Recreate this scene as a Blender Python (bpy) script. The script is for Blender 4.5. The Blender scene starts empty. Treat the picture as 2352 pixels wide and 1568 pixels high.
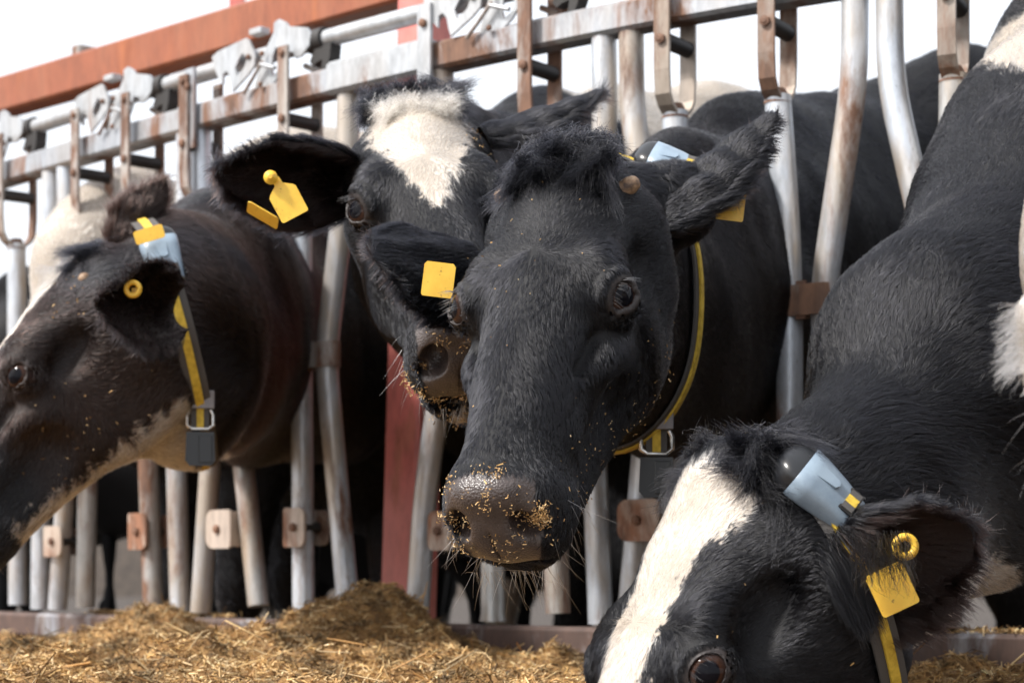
import bpy, math, random
import numpy as np

# ------------------------------------------------------------------ camera, world, light
F = 4573.0; CX = 1176.0; CY = 1310.0; CAMZ = 0.5      # 70 mm lens on a 2352-wide picture, horizon at row 1310
S = bpy.context.scene
COL = S.collection
cam_d = bpy.data.cameras.new('camera'); cam = bpy.data.objects.new('camera', cam_d); COL.objects.link(cam)
cam.location = (0, 0, CAMZ); cam.rotation_euler = (math.radians(90), 0, 0)
cam_d.sensor_width = 36; cam_d.lens = 36 * F / 2352
cam_d.shift_y = (CY - 784) / 2352
cam_d.clip_start = 0.05; cam_d.clip_end = 3000
cam_d.dof.use_dof = True; cam_d.dof.focus_distance = 2.12; cam_d.dof.aperture_fstop = 7.5
S.camera = cam
SUN_EL, SUN_AZ = math.radians(48), math.radians(-114)   # azimuth of the sun from +Y, clockwise seen from above
W = bpy.data.worlds.new('World'); S.world = W; W.use_nodes = True
wn = W.node_tree; bg = wn.nodes['Background']
sky = wn.nodes.new('ShaderNodeTexSky'); sky.sky_type = 'NISHITA'; sky.sun_disc = False
sky.sun_elevation = SUN_EL; sky.sun_rotation = SUN_AZ
sky.air_density = 1.0; sky.dust_density = 6.0; sky.ozone_density = 1.0
# thin bright overcast over the blue
mixw = wn.nodes.new('ShaderNodeMixRGB'); mixw.inputs[0].default_value = 0.6
mixw.inputs[2].default_value = (11.5, 11.8, 12.3, 1)
wn.links.new(sky.outputs[0], mixw.inputs[1]); wn.links.new(mixw.outputs[0], bg.inputs[0])
bg.inputs[1].default_value = 0.118
sun_d = bpy.data.lights.new('sun', 'SUN'); sun = bpy.data.objects.new('sun', sun_d); COL.objects.link(sun)
sun_d.energy = 4.3; sun_d.angle = math.radians(7); sun_d.color = (1.0, 0.965, 0.92)
_sd = (math.sin(SUN_AZ) * math.cos(SUN_EL), math.cos(SUN_AZ) * math.cos(SUN_EL), math.sin(SUN_EL))
import mathutils, mathutils.geometry
sun.rotation_euler = mathutils.Vector(_sd).to_track_quat('Z', 'Y').to_euler()
S.view_settings.view_transform = 'Standard'; S.view_settings.look = 'None'
S.view_settings.exposure = 0.50; S.view_settings.gamma = 1.0; S.view_settings.use_curve_mapping = False
S.cycles.use_denoising = True
S.cycles.max_bounces = 8; S.cycles.transparent_max_bounces = 8

V = lambda *a: np.array(a, float)
def P(px, py, Z):
    """world point seen at picture place (px, py) at depth Z"""
    return V((px - CX) / F * Z, Z, (CY - py) / F * Z + CAMZ)
UP = V(0, 0, 1)
def unit(v):
    v = np.asarray(v, float); return v / max(np.linalg.norm(v), 1e-9)

# ------------------------------------------------------------------ tags and materials
def tag(o, label=None, cat=None, group=None, kind=None):
    if label: o['label'] = label
    if cat: o['category'] = cat
    if group: o['group'] = group
    if kind: o['kind'] = kind
    return o
def empty(name, loc=(0, 0, 0)):
    o = bpy.data.objects.new(name, None); o.empty_display_size = .05
    COL.objects.link(o); o.location = loc; return o
def put(o, parent=None):
    COL.objects.link(o)
    if parent is not None:
        o.parent = parent
        o.matrix_parent_inverse = mathutils.Matrix.Translation(parent.location).inverted()
    return o

class Mt:
    """small node-tree helper"""
    def __init__(s, name, rough=.5, metal=0, color=None, spec=None):
        s.m = bpy.data.materials.new(name); s.m.use_nodes = True; s.t = s.m.node_tree
        s.b = s.t.nodes['Principled BSDF']; s.b.inputs['Roughness'].default_value = rough
        s.b.inputs['Metallic'].default_value = metal
        if color: s.b.inputs['Base Color'].default_value = (*color, 1)
        if spec is not None: s.b.inputs['Specular IOR Level'].default_value = spec
    def n(s, kind, **kw):
        q = s.t.nodes.new('ShaderNode' + kind)
        for k, v in kw.items():
            if k.startswith('i_'): q.inputs[k[2:].replace('_', ' ')].default_value = v
            else: setattr(q, k, v)
        return q
    def l(s, a, b): s.t.links.new(a, b)
    def coord(s, out='Object', scale=(1, 1, 1)):
        c = s.n('TexCoord'); mp = s.n('Mapping'); mp.inputs['Scale'].default_value = scale
        s.l(c.outputs[out], mp.inputs[0]); return mp.outputs[0]
    def noise(s, vec, scale, detail=5, rough=.6, dist=0):
        q = s.n('TexNoise'); q.inputs['Scale'].default_value = scale; q.inputs['Detail'].default_value = detail
        q.inputs['Roughness'].default_value = rough; q.inputs['Distortion'].default_value = dist
        s.l(vec, q.inputs['Vector']); return q.outputs['Fac']
    def ramp(s, fac, stops):
        q = s.n('ValToRGB'); e = q.color_ramp.elements
        while len(e) < len(stops): e.new(.5)
        for el, (p, c) in zip(e, stops):
            el.position = p; el.color = (*c, 1) if len(c) == 3 else c
        s.l(fac, q.inputs[0]); return q.outputs[0]
    def mix(s, fac, a, b):
        q = s.n('MixRGB')
        for i, v in ((0, fac), (1, a), (2, b)):
            if isinstance(v, (tuple, float, int)):
                q.inputs[i].default_value = v if i == 0 else (*v, 1)
            else: s.l(v, q.inputs[i])
        return q.outputs[0]
    def math(s, op, a, b=0.):
        q = s.n('Math', operation=op)
        for i, v in ((0, a), (1, b)):
            if isinstance(v, (float, int)): q.inputs[i].default_value = v
            else: s.l(v, q.inputs[i])
        return q.outputs[0]
    def bump(s, h, strength=.3, dist=.002):
        q = s.n('Bump'); q.inputs['Strength'].default_value = strength; q.inputs['Distance'].default_value = dist
        s.l(h, q.inputs['Height']); s.l(q.outputs[0], s.b.inputs['Normal'])

def metal_mat(name, base, rust_amt, seed=0., rust_lo=(.080, .042, .028), rust_hi=(.215, .11, .066), dirt=(.40, .31, .22), metal=.5, rough=.38, dirt_amt=.3, edge=.10):
    M = Mt(name, rough, metal); v = M.coord('Object', (1, 1, .30))
    mp = M.n('Mapping'); mp.inputs['Location'].default_value = (seed, seed * 2.1, seed * .7); M.l(v, mp.inputs[0]); v = mp.outputs[0]
    mott = M.noise(v, 55, 6, .7)
    base_c = M.ramp(mott, [(.3, tuple(c * .66 for c in base)), (.55, base), (.8, tuple(min(1, c * 1.15) for c in base))])
    n1 = M.noise(v, 7, 7, .68, .4)
    th = 1 - rust_amt
    rf = M.ramp(n1, [(th * .62 + .06, (0, 0, 0)), (min(.99, th * .62 + .06 + edge), (1, 1, 1))])
    n2 = M.noise(v, 40, 5, .7)
    rc = M.ramp(n2, [(.3, rust_lo), (.7, rust_hi)])
    n3 = M.noise(v, 11, 5, .6, .2)
    df = M.math('MULTIPLY', M.ramp(n3, [(.44, (0, 0, 0)), (.62, (1, 1, 1))]), dirt_amt)
    c = M.mix(df, base_c, dirt); c = M.mix(rf, c, rc)
    n4 = M.noise(v, 130, 3, .6)
    sp = M.ramp(n4, [(.70, (0, 0, 0)), (.74, (1, 1, 1))]); c = M.mix(M.math('MULTIPLY', sp, .55), c, (.05, .035, .03))
    M.l(c, M.b.inputs['Base Color'])
    rr = M.math('ADD', M.math('MULTIPLY', rf, .35), rough); M.l(rr, M.b.inputs['Roughness'])
    mm = M.math('SUBTRACT', metal, M.math('MULTIPLY', rf, metal)); M.l(mm, M.b.inputs['Metallic'])
    M.bump(M.math('ADD', n2, M.math('MULTIPLY', rf, .6)), .35, .0015)
    return M.m
GALV = (.54, .575, .62)
m_pipe = metal_mat('galvanised_pipe', GALV, .20, 1.3, dirt=(.42, .33, .23), dirt_amt=.7)
m_pipe_dirty = metal_mat('galvanised_pipe_dirty', (.44, .44, .43), .28, 4.1, dirt=(.36, .25, .15), dirt_amt=.7)
m_rail = metal_mat('top_rail_metal', (.40, .42, .45), .33, 2.2, dirt_amt=.25)
m_rust = metal_mat('rusty_strap_metal', (.40, .375, .35), .40, 6.4, metal=.25)
m_bolt = metal_mat('rusty_bolt_metal', (.25, .13, .07), .8, 3.3, metal=.1)
m_low = metal_mat('bottom_rail_metal', (.27, .28, .31), .50, 8.8, rust_lo=(.055, .036, .031), rust_hi=(.115, .070, .055), metal=.2)
m_plate = metal_mat('latch_plate_metal', (.46, .48, .50), .17, 5.5, dirt_amt=.2)
m_bracket = metal_mat('pivot_bracket_metal', (.48, .40, .34), .36, 9.5, rust_hi=(.32, .15, .085), metal=.1)
m_orange = metal_mat('orange_beam_paint', (.27, .078, .032), .22, 7.1, rust_lo=(.20, .06, .03), rust_hi=(.36, .12, .05), metal=0, rough=.5, dirt=(.30, .12, .06))
m_red = metal_mat('red_post_paint', (.58, .165, .14), .10, 7.7, rust_lo=(.22, .07, .04), rust_hi=(.48, .2, .12), metal=0, rough=.5, dirt=(.52, .20, .15))
m_black_plastic = Mt('black_plastic', .28, 0, (.012, .013, .015)).m
m_rubber = Mt('black_rubber', .6, 0, (.02, .018, .017)).m

# ------------------------------------------------------------------ mesh helpers
class MB:
    def __init__(s): s.v = []; s.f = []; s.sm = []
    def add(s, vs, fs, smooth=False):
        o = len(s.v); s.v += [tuple(map(float, q)) for q in vs]
        s.f += [tuple(i + o for i in f) for f in fs]; s.sm += [smooth] * len(fs)
    def box(s, c, ax, ay, az):
        """centre and three half-axis vectors, slightly chamfered by a second ring"""
        c, ax, ay, az = map(lambda q: np.asarray(q, float), (c, ax, ay, az))
        ch = min(np.linalg.norm(ax), np.linalg.norm(ay), np.linalg.norm(az)) * .18
        ux, uy, uz = (a * (1 - ch / max(np.linalg.norm(a), 1e-9)) for a in (ax, ay, az))
        vs = []; idx = {}
        for sx in (-1, 1):
            for sy in (-1, 1):
                for sz in (-1, 1):
                    for k, (a, b, d) in enumerate(((ax, uy, uz), (ux, ay, uz), (ux, uy, az))):
                        idx[(sx, sy, sz, k)] = len(vs); vs.append(c + sx * a + sy * b + sz * d)
        fs = []
        I = lambda *q: idx[q]
        for q in (-1, 1):
            fs.append((I(q, -1, -1, 0), I(q, 1, -1, 0), I(q, 1, 1, 0), I(q, -1, 1, 0))[::q])
            fs.append((I(-1, q, -1, 1), I(1, q, -1, 1), I(1, q, 1, 1), I(-1, q, 1, 1))[::-q])
            fs.append((I(-1, -1, q, 2), I(1, -1, q, 2), I(1, 1, q, 2), I(-1, 1, q, 2))[::q])
        for a in (-1, 1):
            for b in (-1, 1):
                fs.append((I(a, b, -1, 0), I(a, b, 1, 0), I(a, b, 1, 1), I(a, b, -1, 1))[::-a * b])
                fs.append((I(a, -1, b, 0), I(a, 1, b, 0), I(a, 1, b, 2), I(a, -1, b, 2))[::a * b])
                fs.append((I(-1, a, b, 1), I(1, a, b, 1), I(1, a, b, 2), I(-1, a, b, 2))[::-a * b])
                for d in (-1, 1):
                    fs.append((I(a, b, d, 0), I(a, b, d, 1), I(a, b, d, 2))[::a * b * d])
        s.add(vs, fs)
    def tube(s, pts, r, n=20, caps=True, hollow=False):
        """pipe along a smooth path; r a number or one per point"""
        pts = [np.asarray(q, float) for q in pts]; m = len(pts)
        rs = r if hasattr(r, '__len__') else [r] * m
        T = [unit(pts[min(i + 1, m - 1)] - pts[max(i - 1, 0)]) for i in range(m)]
        ref = V(0, 1, 0) if abs(T[0][1]) < .9 else V(1, 0, 0)
        u = unit(np.cross(T[0], ref)); vs = []
        for i in range(m):
            u = unit(u - T[i] * (u @ T[i])); w = np.cross(T[i], u)
            for k in range(n):
                a = 2 * math.pi * k / n; vs.append(pts[i] + rs[i] * (math.cos(a) * u + math.sin(a) * w))
        fs = [(i * n + k, i * n + (k + 1) % n, (i + 1) * n + (k + 1) % n, (i + 1) * n + k) for i in range(m - 1) for k in range(n)]
        s.add(vs, fs, True)
        if hollow:
            inn = [pts[-1] + .82 * (q - pts[-1]) for q in vs[-n:]]; deep = [q - T[-1] * rs[-1] * 1.5 for q in inn]
            s.add(vs[-n:] + inn + deep, [(k, (k + 1) % n, n + (k + 1) % n, n + k) for k in range(n)] +
                  [(n + k, n + (k + 1) % n, 2 * n + (k + 1) % n, 2 * n + k) for k in range(n)] + [tuple(range(2 * n, 3 * n))])
            s.add(vs[:n], [tuple(range(n))[::-1]])
        elif caps:
            s.add(vs[:n], [tuple(range(n))[::-1]]); s.add(vs[-n:], [tuple(range(n))])
    def strip(s, pts, side, w, nrm, t):
        """flat bar swept along pts: side = width direction, nrm list = thickness direction per point"""
        m = len(pts); vs = []
        for i, q in enumerate(pts):
            N = nrm[i] if isinstance(nrm, list) else nrm
            sd = side[i] if isinstance(side, list) else side
            for a, b in ((-1, -1), (1, -1), (1, 1), (-1, 1)):
                vs.append(np.asarray(q) + a * np.asarray(sd) * w / 2 + b * np.asarray(N) * t / 2)
        fs = [(i * 4 + k, i * 4 + (k + 1) % 4, i * 4 + 4 + (k + 1) % 4, i * 4 + 4 + k) for i in range(m - 1) for k in range(4)]
        fs += [(3, 2, 1, 0), tuple(range(4 * m - 4, 4 * m))]
        s.add(vs, fs)
    def prism(s, outline, o, ux, uy, uz, t, hole=None):
        """outline (2D, ccw) in the plane ux, uy at o, thickness t along uz; an optional hole outline with the same vertex count"""
        o, ux, uy, uz = map(lambda q: np.asarray(q, float), (o, ux, uy, uz)); n = len(outline)
        pt = lambda q, h: o + ux * q[0] + uy * q[1] + uz * h
        vs = [pt(q, -t / 2) for q in outline] + [pt(q, t / 2) for q in outline]
        fs = [(k, (k + 1) % n, n + (k + 1) % n, n + k) for k in range(n)]
        if hole is None: fs += [tuple(range(n))[::-1], tuple(range(n, 2 * n))]
        else:
            vs += [pt(q, -t / 2) for q in hole] + [pt(q, t / 2) for q in hole]
            fs += [(2 * n + (k + 1) % n, 2 * n + k, 3 * n + k, 3 * n + (k + 1) % n) for k in range(n)]
            fs += [((k + 1) % n, k, 2 * n + k, 2 * n + (k + 1) % n) for k in range(n)]
            fs += [(n + k, n + (k + 1) % n, 3 * n + (k + 1) % n, 3 * n + k) for k in range(n)]
        s.add(vs, fs)
    def plate(s, outline, holes, o, ux, uy, uz, t):
        """flat plate of thickness t with holes"""
        loops = [[mathutils.Vector((x, y, 0)) for x, y in q] for q in [outline] + holes]
        tri = mathutils.geometry.tessellate_polygon(loops); flatp = [q for L_ in [outline] + holes for q in L_]; n = len(flatp)
        pt = lambda q, h: o + ux * q[0] + uy * q[1] + uz * h
        vs = [pt(q, -t / 2) for q in flatp] + [pt(q, t / 2) for q in flatp]; fs = [tuple(f) for f in tri] + [tuple(i + n for i in f[::-1]) for f in tri]
        k = 0
        for L_ in [outline] + holes:
            m = len(L_); fs += [(k + i, k + (i + 1) % m, n + k + (i + 1) % m, n + k + i) for i in range(m)]; k += m
        s.add(vs, fs)
    def build(s, name, mat, parent=None):
        me = bpy.data.meshes.new(name); me.from_pydata(s.v, [], s.f)
        me.polygons.foreach_set('use_smooth', s.sm); me.materials.append(mat); me.update()
        return put(bpy.data.objects.new(name, me), parent)
def smooth_path(pts, n=10):
    """Catmull-Rom through the points"""
    pts = [np.asarray(p, float) for p in pts]; Q = [2 * pts[0] - pts[1]] + pts + [2 * pts[-1] - pts[-2]]; out = []
    for i in range(1, len(Q) - 2):
        a, b, c, d = Q[i - 1:i + 3]
        for t in np.arange(n) / n:
            out.append(.5 * ((2 * b) + (c - a) * t + (2 * a - 5 * b + 4 * c - d) * t * t + (3 * b - a - 3 * c + d) * t ** 3))
    return out + [pts[-1]]
def rounded(pts, r, n=6):
    """straight runs with rounded corners"""
    pts = [np.asarray(p, float) for p in pts]; out = [pts[0]]
    for i in range(1, len(pts) - 1):
        a, b, c = pts[i - 1:i + 2]; rr = min(r, np.linalg.norm(a - b) * .45, np.linalg.norm(c - b) * .45)
        p0 = b + unit(a - b) * rr; p1 = b + unit(c - b) * rr
        for k in range(n + 1):
            t = k / n; out.append((1 - t) ** 2 * p0 + 2 * t * (1 - t) * b + t * t * p1)
    return out + [pts[-1]]
# ------------------------------------------------------------------ the headlock fence
def ytop(px): return 404 - .309 * px + .000042 * px * px
def ybot(px): return 1396 + .0295 * px - .0000012 * px * px
def zf(px): return F / (ybot(px) - ytop(px))              # depth of the fence where it is seen at px (rails 1 m apart)
def fx(px, py, off=0.):
    """point of the fence plane seen at (px, py); off moves it along the fence's normal, away from the feed side"""
    Z = zf(px); p = P(px, py, Z); return p + nrm_at(px) * off
def along_at(px):
    a, b = P(px - 20, CY, zf(px - 20)), P(px + 20, CY, zf(px + 20)); return unit(b - a)
def nrm_at(px):
    a = along_at(px); return V(-a[1], a[0], 0)            # away from the camera
UP = V(0, 0, 1)
ZT = CAMZ + .911; ZB = CAMZ - .093
fence = empty('headlock_fence', tuple(fx(700, CY) * V(1, 1, 0)))
tag(fence, 'galvanised headlock feed fence with rusty rails, latches and swing bars running across the picture', 'fence')
def run(a, b, n=12): return [a + (b - a) * i / n for i in range(n + 1)]
def rail(name, p0, p1, zc, half, mat, off=0.):
    pts = [fx(p, CY, off) for p in run(p0, p1, 24)]
    pts = [V(p[0], p[1], zc) for p in pts]; b = MB(); vs = []; m = len(pts)
    for i, p in enumerate(pts):
        t = unit(pts[min(i + 1, m - 1)] - pts[max(i - 1, 0)]); n = V(-t[1], t[0], 0); c = half * .25
        for x, z in ((-half, -half + c), (-half + c, -half), (half - c, -half), (half, -half + c), (half, half - c), (half - c, half), (-half + c, half), (-half, half - c)):
            vs.append(p + n * x + UP * z)
    fs = [(i * 8 + k, i * 8 + (k + 1) % 8, i * 8 + 8 + (k + 1) % 8, i * 8 + 8 + k) for i in range(m - 1) for k in range(8)]
    fs += [tuple(range(8))[::-1], tuple(range(8 * m - 8, 8 * m))]
    b.add(vs, fs); return b.build(name, mat, fence)
def flat(px, z, off=0.):
    p = fx(px, CY, off); return V(p[0], p[1], z)
rail('top_rail', -420, 930, ZT, .025, m_rail); rail('top_rail', 950, 3000, ZT, .025, m_rail)
rail('rail_sleeve', 778, 1000, ZT + .003, .031, m_plate)
rail('bottom_rail', -420, 915, ZB - .028, .027, m_low); rail('bottom_rail', 930, 3000, ZB - .028, .027, m_low)
# latch rod above the top rail
b = MB(); b.tube([flat(p, ZT + .088) for p in run(-420, 3000, 60)], .0165); b.build('latch_rod', m_plate, fence)
b = MB(); b.tube([flat(p, ZT + .088) for p in (986, 1000)], .021); b.build('rod_coupling', m_rust, fence)

R = .0212
m_strap_brown = metal_mat('brown_strap_metal', (.28, .245, .215), .36, 11.2, rust_lo=(.08, .045, .030), rust_hi=(.22, .115, .068), metal=.3)
def fixed_pipe(points, mat=m_pipe, end=None):
    b = MB(); b.tube(rounded(points, .07, 8), R, 24); return b.build('stall_pipe', mat, fence)
def dz(z, px):  # height from picture row at the fence
    return CAMZ + (CY - z) / F * zf(px)
def fpt(px, py): return fx(px, py)
def bolt(c, axis, r, l, parent, name='bolt'):
    """hexagonal bolt head"""
    b = MB(); c = np.asarray(c); axis = unit(axis)
    b.tube([c, c + axis * l], r, 6); b.tube([c + axis * l, c + axis * (l + .002)], [r * .8, r * .45], 6)
    return b.build(name, m_bolt, parent)
def yoke(px, pipe_bottom, mat_pipe=m_pipe, bot_px=None, z_stub=None, latch=False, tall=.03, mid=None, strap=None):
    """a swing bar hung on the top rail by a strap yoke"""
    bot_px = bot_px if bot_px is not None else px
    A = along_at(px); N = nrm_at(px); c = flat(px, 0)
    hw = .042
    z0 = ZT + tall + .02; zb = ZT - .175; w = .028; t = .006
    pts = []; nr = []
    for z in (z0, ZT, ZT - .05, ZT - .105): pts.append(c - N * hw + UP * z); nr.append(-N)
    for k in range(1, 8):
        a = math.pi * k / 8; pts.append(c - N * hw * math.cos(a) + UP * (ZT - .125 - .048 * math.sin(a))); nr.append(unit(-N * math.cos(a) - UP * math.sin(a)))
    for z in (ZT - .105, ZT - .05, ZT, z0 - .005): pts.append(c + N * hw + UP * z); nr.append(N)
    top = c + UP * (ZT - .165); end = fx(bot_px, pipe_bottom)
    path = [top, top + (end - top) * .5, end] if mid is None else [top, fx(*mid), end]
    b = MB(); b.tube(rounded(path, .2, 8), R, 24, hollow=True)
    o = b.build('swing_bar', mat_pipe, fence)
    b = MB(); b.strip(pts, A, w, nr, t); b.build('yoke_strap', strap or m_rust, o)
    b = MB()
    b.tube([c - N * hw + UP * (ZT - .057), c + N * hw + UP * (ZT - .057)], .013, 16)
    b.build('roller', m_rubber, o)
    bolt(c - N * (hw + .003) + UP * (ZT - .057), -N, .0085, .006, o)
    if tall > .02: bolt(c - N * (hw + .003) + UP * (z0 - .014), -N, .007, .005, o)
    b = MB(); b.tube([top + UP * .012, top - UP * .002, top - UP * .012], [.012, .019, .0225], 20); b.build('weld', m_bolt, o)
    return o
def clamp(px0, px1, py, mat=m_rust):
    """two-pipe collar"""
    c0 = fpt(px0, py); c1 = fpt(px1, py - 8); A = unit(c1 - c0); N = nrm_at((px0 + px1) / 2); L = np.linalg.norm(c1 - c0)
    b = MB(); r = R + .003; h = .024
    ring = []
    for k in range(13): a = math.pi / 2 + math.pi * k / 12; ring.append((c0, a))
    ring2 = [(c1, -math.pi / 2 + math.pi * k / 12) for k in range(13)]
    ol = [c + A * r * math.cos(a) + N * r * math.sin(a) for c, a in ring + ring2]
    n = len(ol); C = (c0 + c1) / 2
    inn = [c + A * (r - .004) * math.cos(a) + N * (r - .004) * math.sin(a) for c, a in ring + ring2]
    vs = [q - UP * h for q in ol] + [q + UP * h for q in ol] + [q - UP * h for q in inn] + [q + UP * h for q in inn]
    fs = []
    for k in range(n):
        j = (k + 1) % n; fs += [(k, j, n + j, n + k), (j, k, 2 * n + k, 2 * n + j), (n + k, n + j, 3 * n + j, 3 * n + k)]
    b.add(vs, fs, False); o = b.build('pipe_clamp', mat, fence)
    e = c0 - A * (r + .004); b = MB(); b.box(e - A * .008, A * .010, N * .006, UP * (h - .001)); b.build('clamp_ear', m_bolt, o)
    b = MB(); b.tube([c0 - N * (r + .001) - A * .012, c0 - N * (r + .006) - A * .012, c0 - N * (r + .009) - A * .012], [.009, .0085, .004], 14); b.build('rivet', m_bolt, o)
    b = MB(); b.box((c0 + c1) / 2 - N * (r * .75), A * .008, N * .004, UP * (h + .006)); b.build('weld', m_bolt, o)
    return o
def bracket(px, py, w=46, h=88, side=1):
    """lower pivot plate with a rusty bolt"""
    c = fx(px, py, -.03); A = along_at(px); N = nrm_at(px); k = zf(px) / F
    W2, H2 = w * k / 2 / max(abs(A[0]), .5), h * k / 2
    ol = []
    for (sx, sy) in ((1, -1), (1, 1), (-1, 1), (-1, -1)):
        rad = min(W2, H2) * (.55 if sx == side else .12)
        a0 = {(1, -1): -90, (1, 1): 0, (-1, 1): 90, (-1, -1): 180}[(sx, sy)]
        for j in range(5):
            a = math.radians(a0 + j * 22.5); ol.append((sx * (W2 - rad) + rad * math.cos(a), sy * (H2 - rad) + rad * math.sin(a)))
    b = MB(); b.prism(ol, c, A, UP, -N, .006)
    o = b.build('pivot_bracket', m_bracket, fence)
    b = MB(); b.box(c - side * A * W2 + N * .022, A * .003, N * .024, UP * H2 * .9); b.build('bracket_flange', m_bracket, o)
    b = MB(); b.prism([(x * .9, y * .9) for x, y in ol], c + N * .06, A, UP, -N, .006); b.build('rear_plate', m_rust, o)
    b = MB(); b.tube([c + N * .002, c + N * .058], .011, 14); b.build('pivot_pin', m_rubber, o)
    bolt(c - N * .003, -N, .0085, .006, o)
    return o

# keyhole pairs: (top centre px, half gap px, left path, right path); rows are picture rows on the fence plane
def pair(tl, tr, left, right, mat=m_pipe):
    fixed_pipe([flat(tl, ZT - .025)] + [fpt(*q) for q in left], mat)
    fixed_pipe([flat(tr, ZT - .025)] + [fpt(*q) for q in right], mat)
pair(118, 152, [(116, 520), (98, 810), (92, 1398)], [(154, 520), (172, 810), (132, 1398)])
pair(428, 462, [(426, 500), (398, 800), (414, 1403)], [(466, 520), (500, 800), (461, 1405)])
fixed_pipe([flat(800, ZT - .025), fpt(797, 400), fpt(748, 822), fpt(802, 1414)])
pair(1387, 1450, [(1390, 290), (1352, 720), (1380, 1432)], [(1452, 260), (1500, 560), (1500, 820), (1444, 1434)])
pair(1964, 2043, [(1962, 190), (1888, 690), (1905, 900), (1985, 1450)], [(2045, 190), (2130, 560), (2150, 800), (2075, 1452)])
pair(2560, 2640, [(2560, 200), (2480, 700), (2560, 1458)], [(2640, 200), (2740, 700), (2640, 1458)])
fixed_pipe([flat(1015, ZT - .025), fpt(1018, 300), fpt(1052, 720), fpt(1000, 960), fpt(972, 1180), fpt(958, 1424)], m_pipe)
pair(-80, -50, [(-82, 500), (-98, 800), (-85, 1393)], [(-48, 520), (-30, 800), (-52, 1393)])
# swing bars
yoke(38, 1388, m_pipe, 41, latch=True, tall=.06)
yoke(212, 1394, m_pipe_dirty, 196, tall=.06)
yoke(328, 1394, m_pipe_dirty, 352, latch=True, tall=.06, mid=(338, 1000))
yoke(462, 1390, m_pipe_dirty, 594, tall=.06, mid=(548, 960))
yoke(690, 1400, m_pipe, 697, latch=True, tall=.06)
yoke(1240, 1408, m_pipe_dirty, 1282, latch=True, tall=.06)
yoke(1551, 1412, m_pipe, 1545, tall=.015, strap=m_strap_brown)
yoke(1786, 1430, m_pipe, 1815, tall=.015, mid=(1813, 600), strap=m_strap_brown)
yoke(2190, 1440, m_pipe_dirty, 2172, tall=.015, strap=m_strap_brown)
yoke(2440, 1445, m_pipe, 2440, tall=.015)
clamp(697, 753, 822); clamp(1812, 1889, 696, m_strap_brown); clamp(342, 398, 800); clamp(1300, 1356, 716, m_strap_brown)
bracket(345, 1220, 50, 84); bracket(530, 1215, 62, 88, -1); bracket(705, 1211, 52, 90); bracket(1487, 1195, 86, 96, -1)
bracket(1035, 1219, 50, 90, -1); bracket(150, 1243, 52, 70); bracket(2230, 1190, 80, 96, 1); bracket(1880, 1190, 80, 96, 1)
b = MB(); b.tube([fpt(1132, 1426), fpt(1132, 1405), fpt(1132, 1290)], [.024, R, R], 20); b.build('stub_post', m_pipe_dirty, fence)
b = MB(); b.box(flat(1008, ZT + .02, -.036), along_at(1008) * .016, nrm_at(1008) * .004, UP * .07); b.build('splice_plate', m_plate, fence)
b = MB(); b.box(flat(470, ZT + .012, -.034), along_at(470) * .016, nrm_at(470) * .004, UP * .08); b.build('splice_plate', m_rail, fence)
for p_ in (1008, 470): bolt(flat(p_, ZT + .055, -.040), -nrm_at(p_), .008, .006, fence)
# latches: a hooked plate, an eyed plate and a black catch on the rod
def latch(px, sc):
    A = along_at(px); N = nrm_at(px); o = flat(px, ZT + .088, -.022)
    cv = lambda pts: [((x - 1850) * .00047, -(y - (386 - .26 * (x - 1850))) * .00033) for x, y in pts]
    b = MB(); b.plate(cv([(1462, 440), (1500, 408), (1690, 328), (1712, 345), (1735, 395), (1748, 440), (1742, 490), (1705, 540), (1655, 590), (1600, 645), (1588, 600), (1578, 545), (1560, 522), (1538, 540), (1536, 602), (1505, 565), (1478, 505)]),
                      [cv([(1668, 415), (1698, 448), (1680, 500), (1632, 552), (1618, 505), (1640, 455)])], o - N * .006, A, UP, -N, .005)
    root = b.build('latch_hook', m_plate, fence)
    b = MB(); b.plate(cv([(1850, 235), (1882, 214), (1925, 232), (1942, 256), (2058, 264), (2080, 300), (2070, 365), (2020, 428), (1985, 440), (1972, 405), (1930, 400), (1915, 470), (1880, 545), (1832, 600), (1772, 622), (1722, 642), (1728, 590), (1752, 520), (1770, 440), (1826, 335), (1848, 290)]),
                      [cv([(1862, 372), (1895, 425), (1884, 500), (1842, 545), (1832, 500), (1842, 430)])], o + N * .002, A, UP, -N, .005)
    b.build('latch_plate', m_plate, fence)
    b = MB(); c_ = o + N * .022
    b.tube([c_ + A * .085, c_ + A * .128], .0225, 18); b.build('latch_collar', m_rubber, fence)
    b = MB(); b.plate(cv([(2085, 370), (2180, 345), (2172, 430), (2150, 500), (2120, 505), (2128, 440), (2095, 455), (2070, 480), (2050, 455)]), [], c_, A, UP, -N, .026); b.build('latch_catch', m_rubber, fence)
    b = MB(); b.tube([o + A * (-.024) - UP * .028 - N * .013, o + A * .018 - UP * .042 - N * .013], .0042, 8); b.build('latch_link', m_plate, root)
    b = MB(); b.tube([o - A * .078 - UP * .075 - N * .012, o - A * .05 - UP * .052 - N * .013, o - A * .02 - UP * .022 - N * .013], .0035, 8); b.build('latch_spring', m_rust, root)
    for q0, q1, r_ in (((.05, -.035), (.135, -.075), .0055), ((.055, -.08), (.13, -.03), .0045)):
        b = MB(); b.tube([o + A * q0[0] + UP * q0[1] + N * .035, o + A * q1[0] + UP * q1[1] + N * .035], r_, 8); b.build('rear_link', m_rust, fence)
    for x_, y_ in cv([(1710, 440), (1800, 420), (1935, 450), (1790, 600)]): bolt(o + A * x_ + UP * y_ - N * .009, -N, .0055, .004, root)
    b = MB(); b.box(o + A * (cv([(1745, 285)])[0][0]) + UP * (cv([(1745, 285)])[0][1]) + N * .004, A * .018, N * .012, UP * .006); b.build('latch_tab', m_plate, fence)
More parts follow.
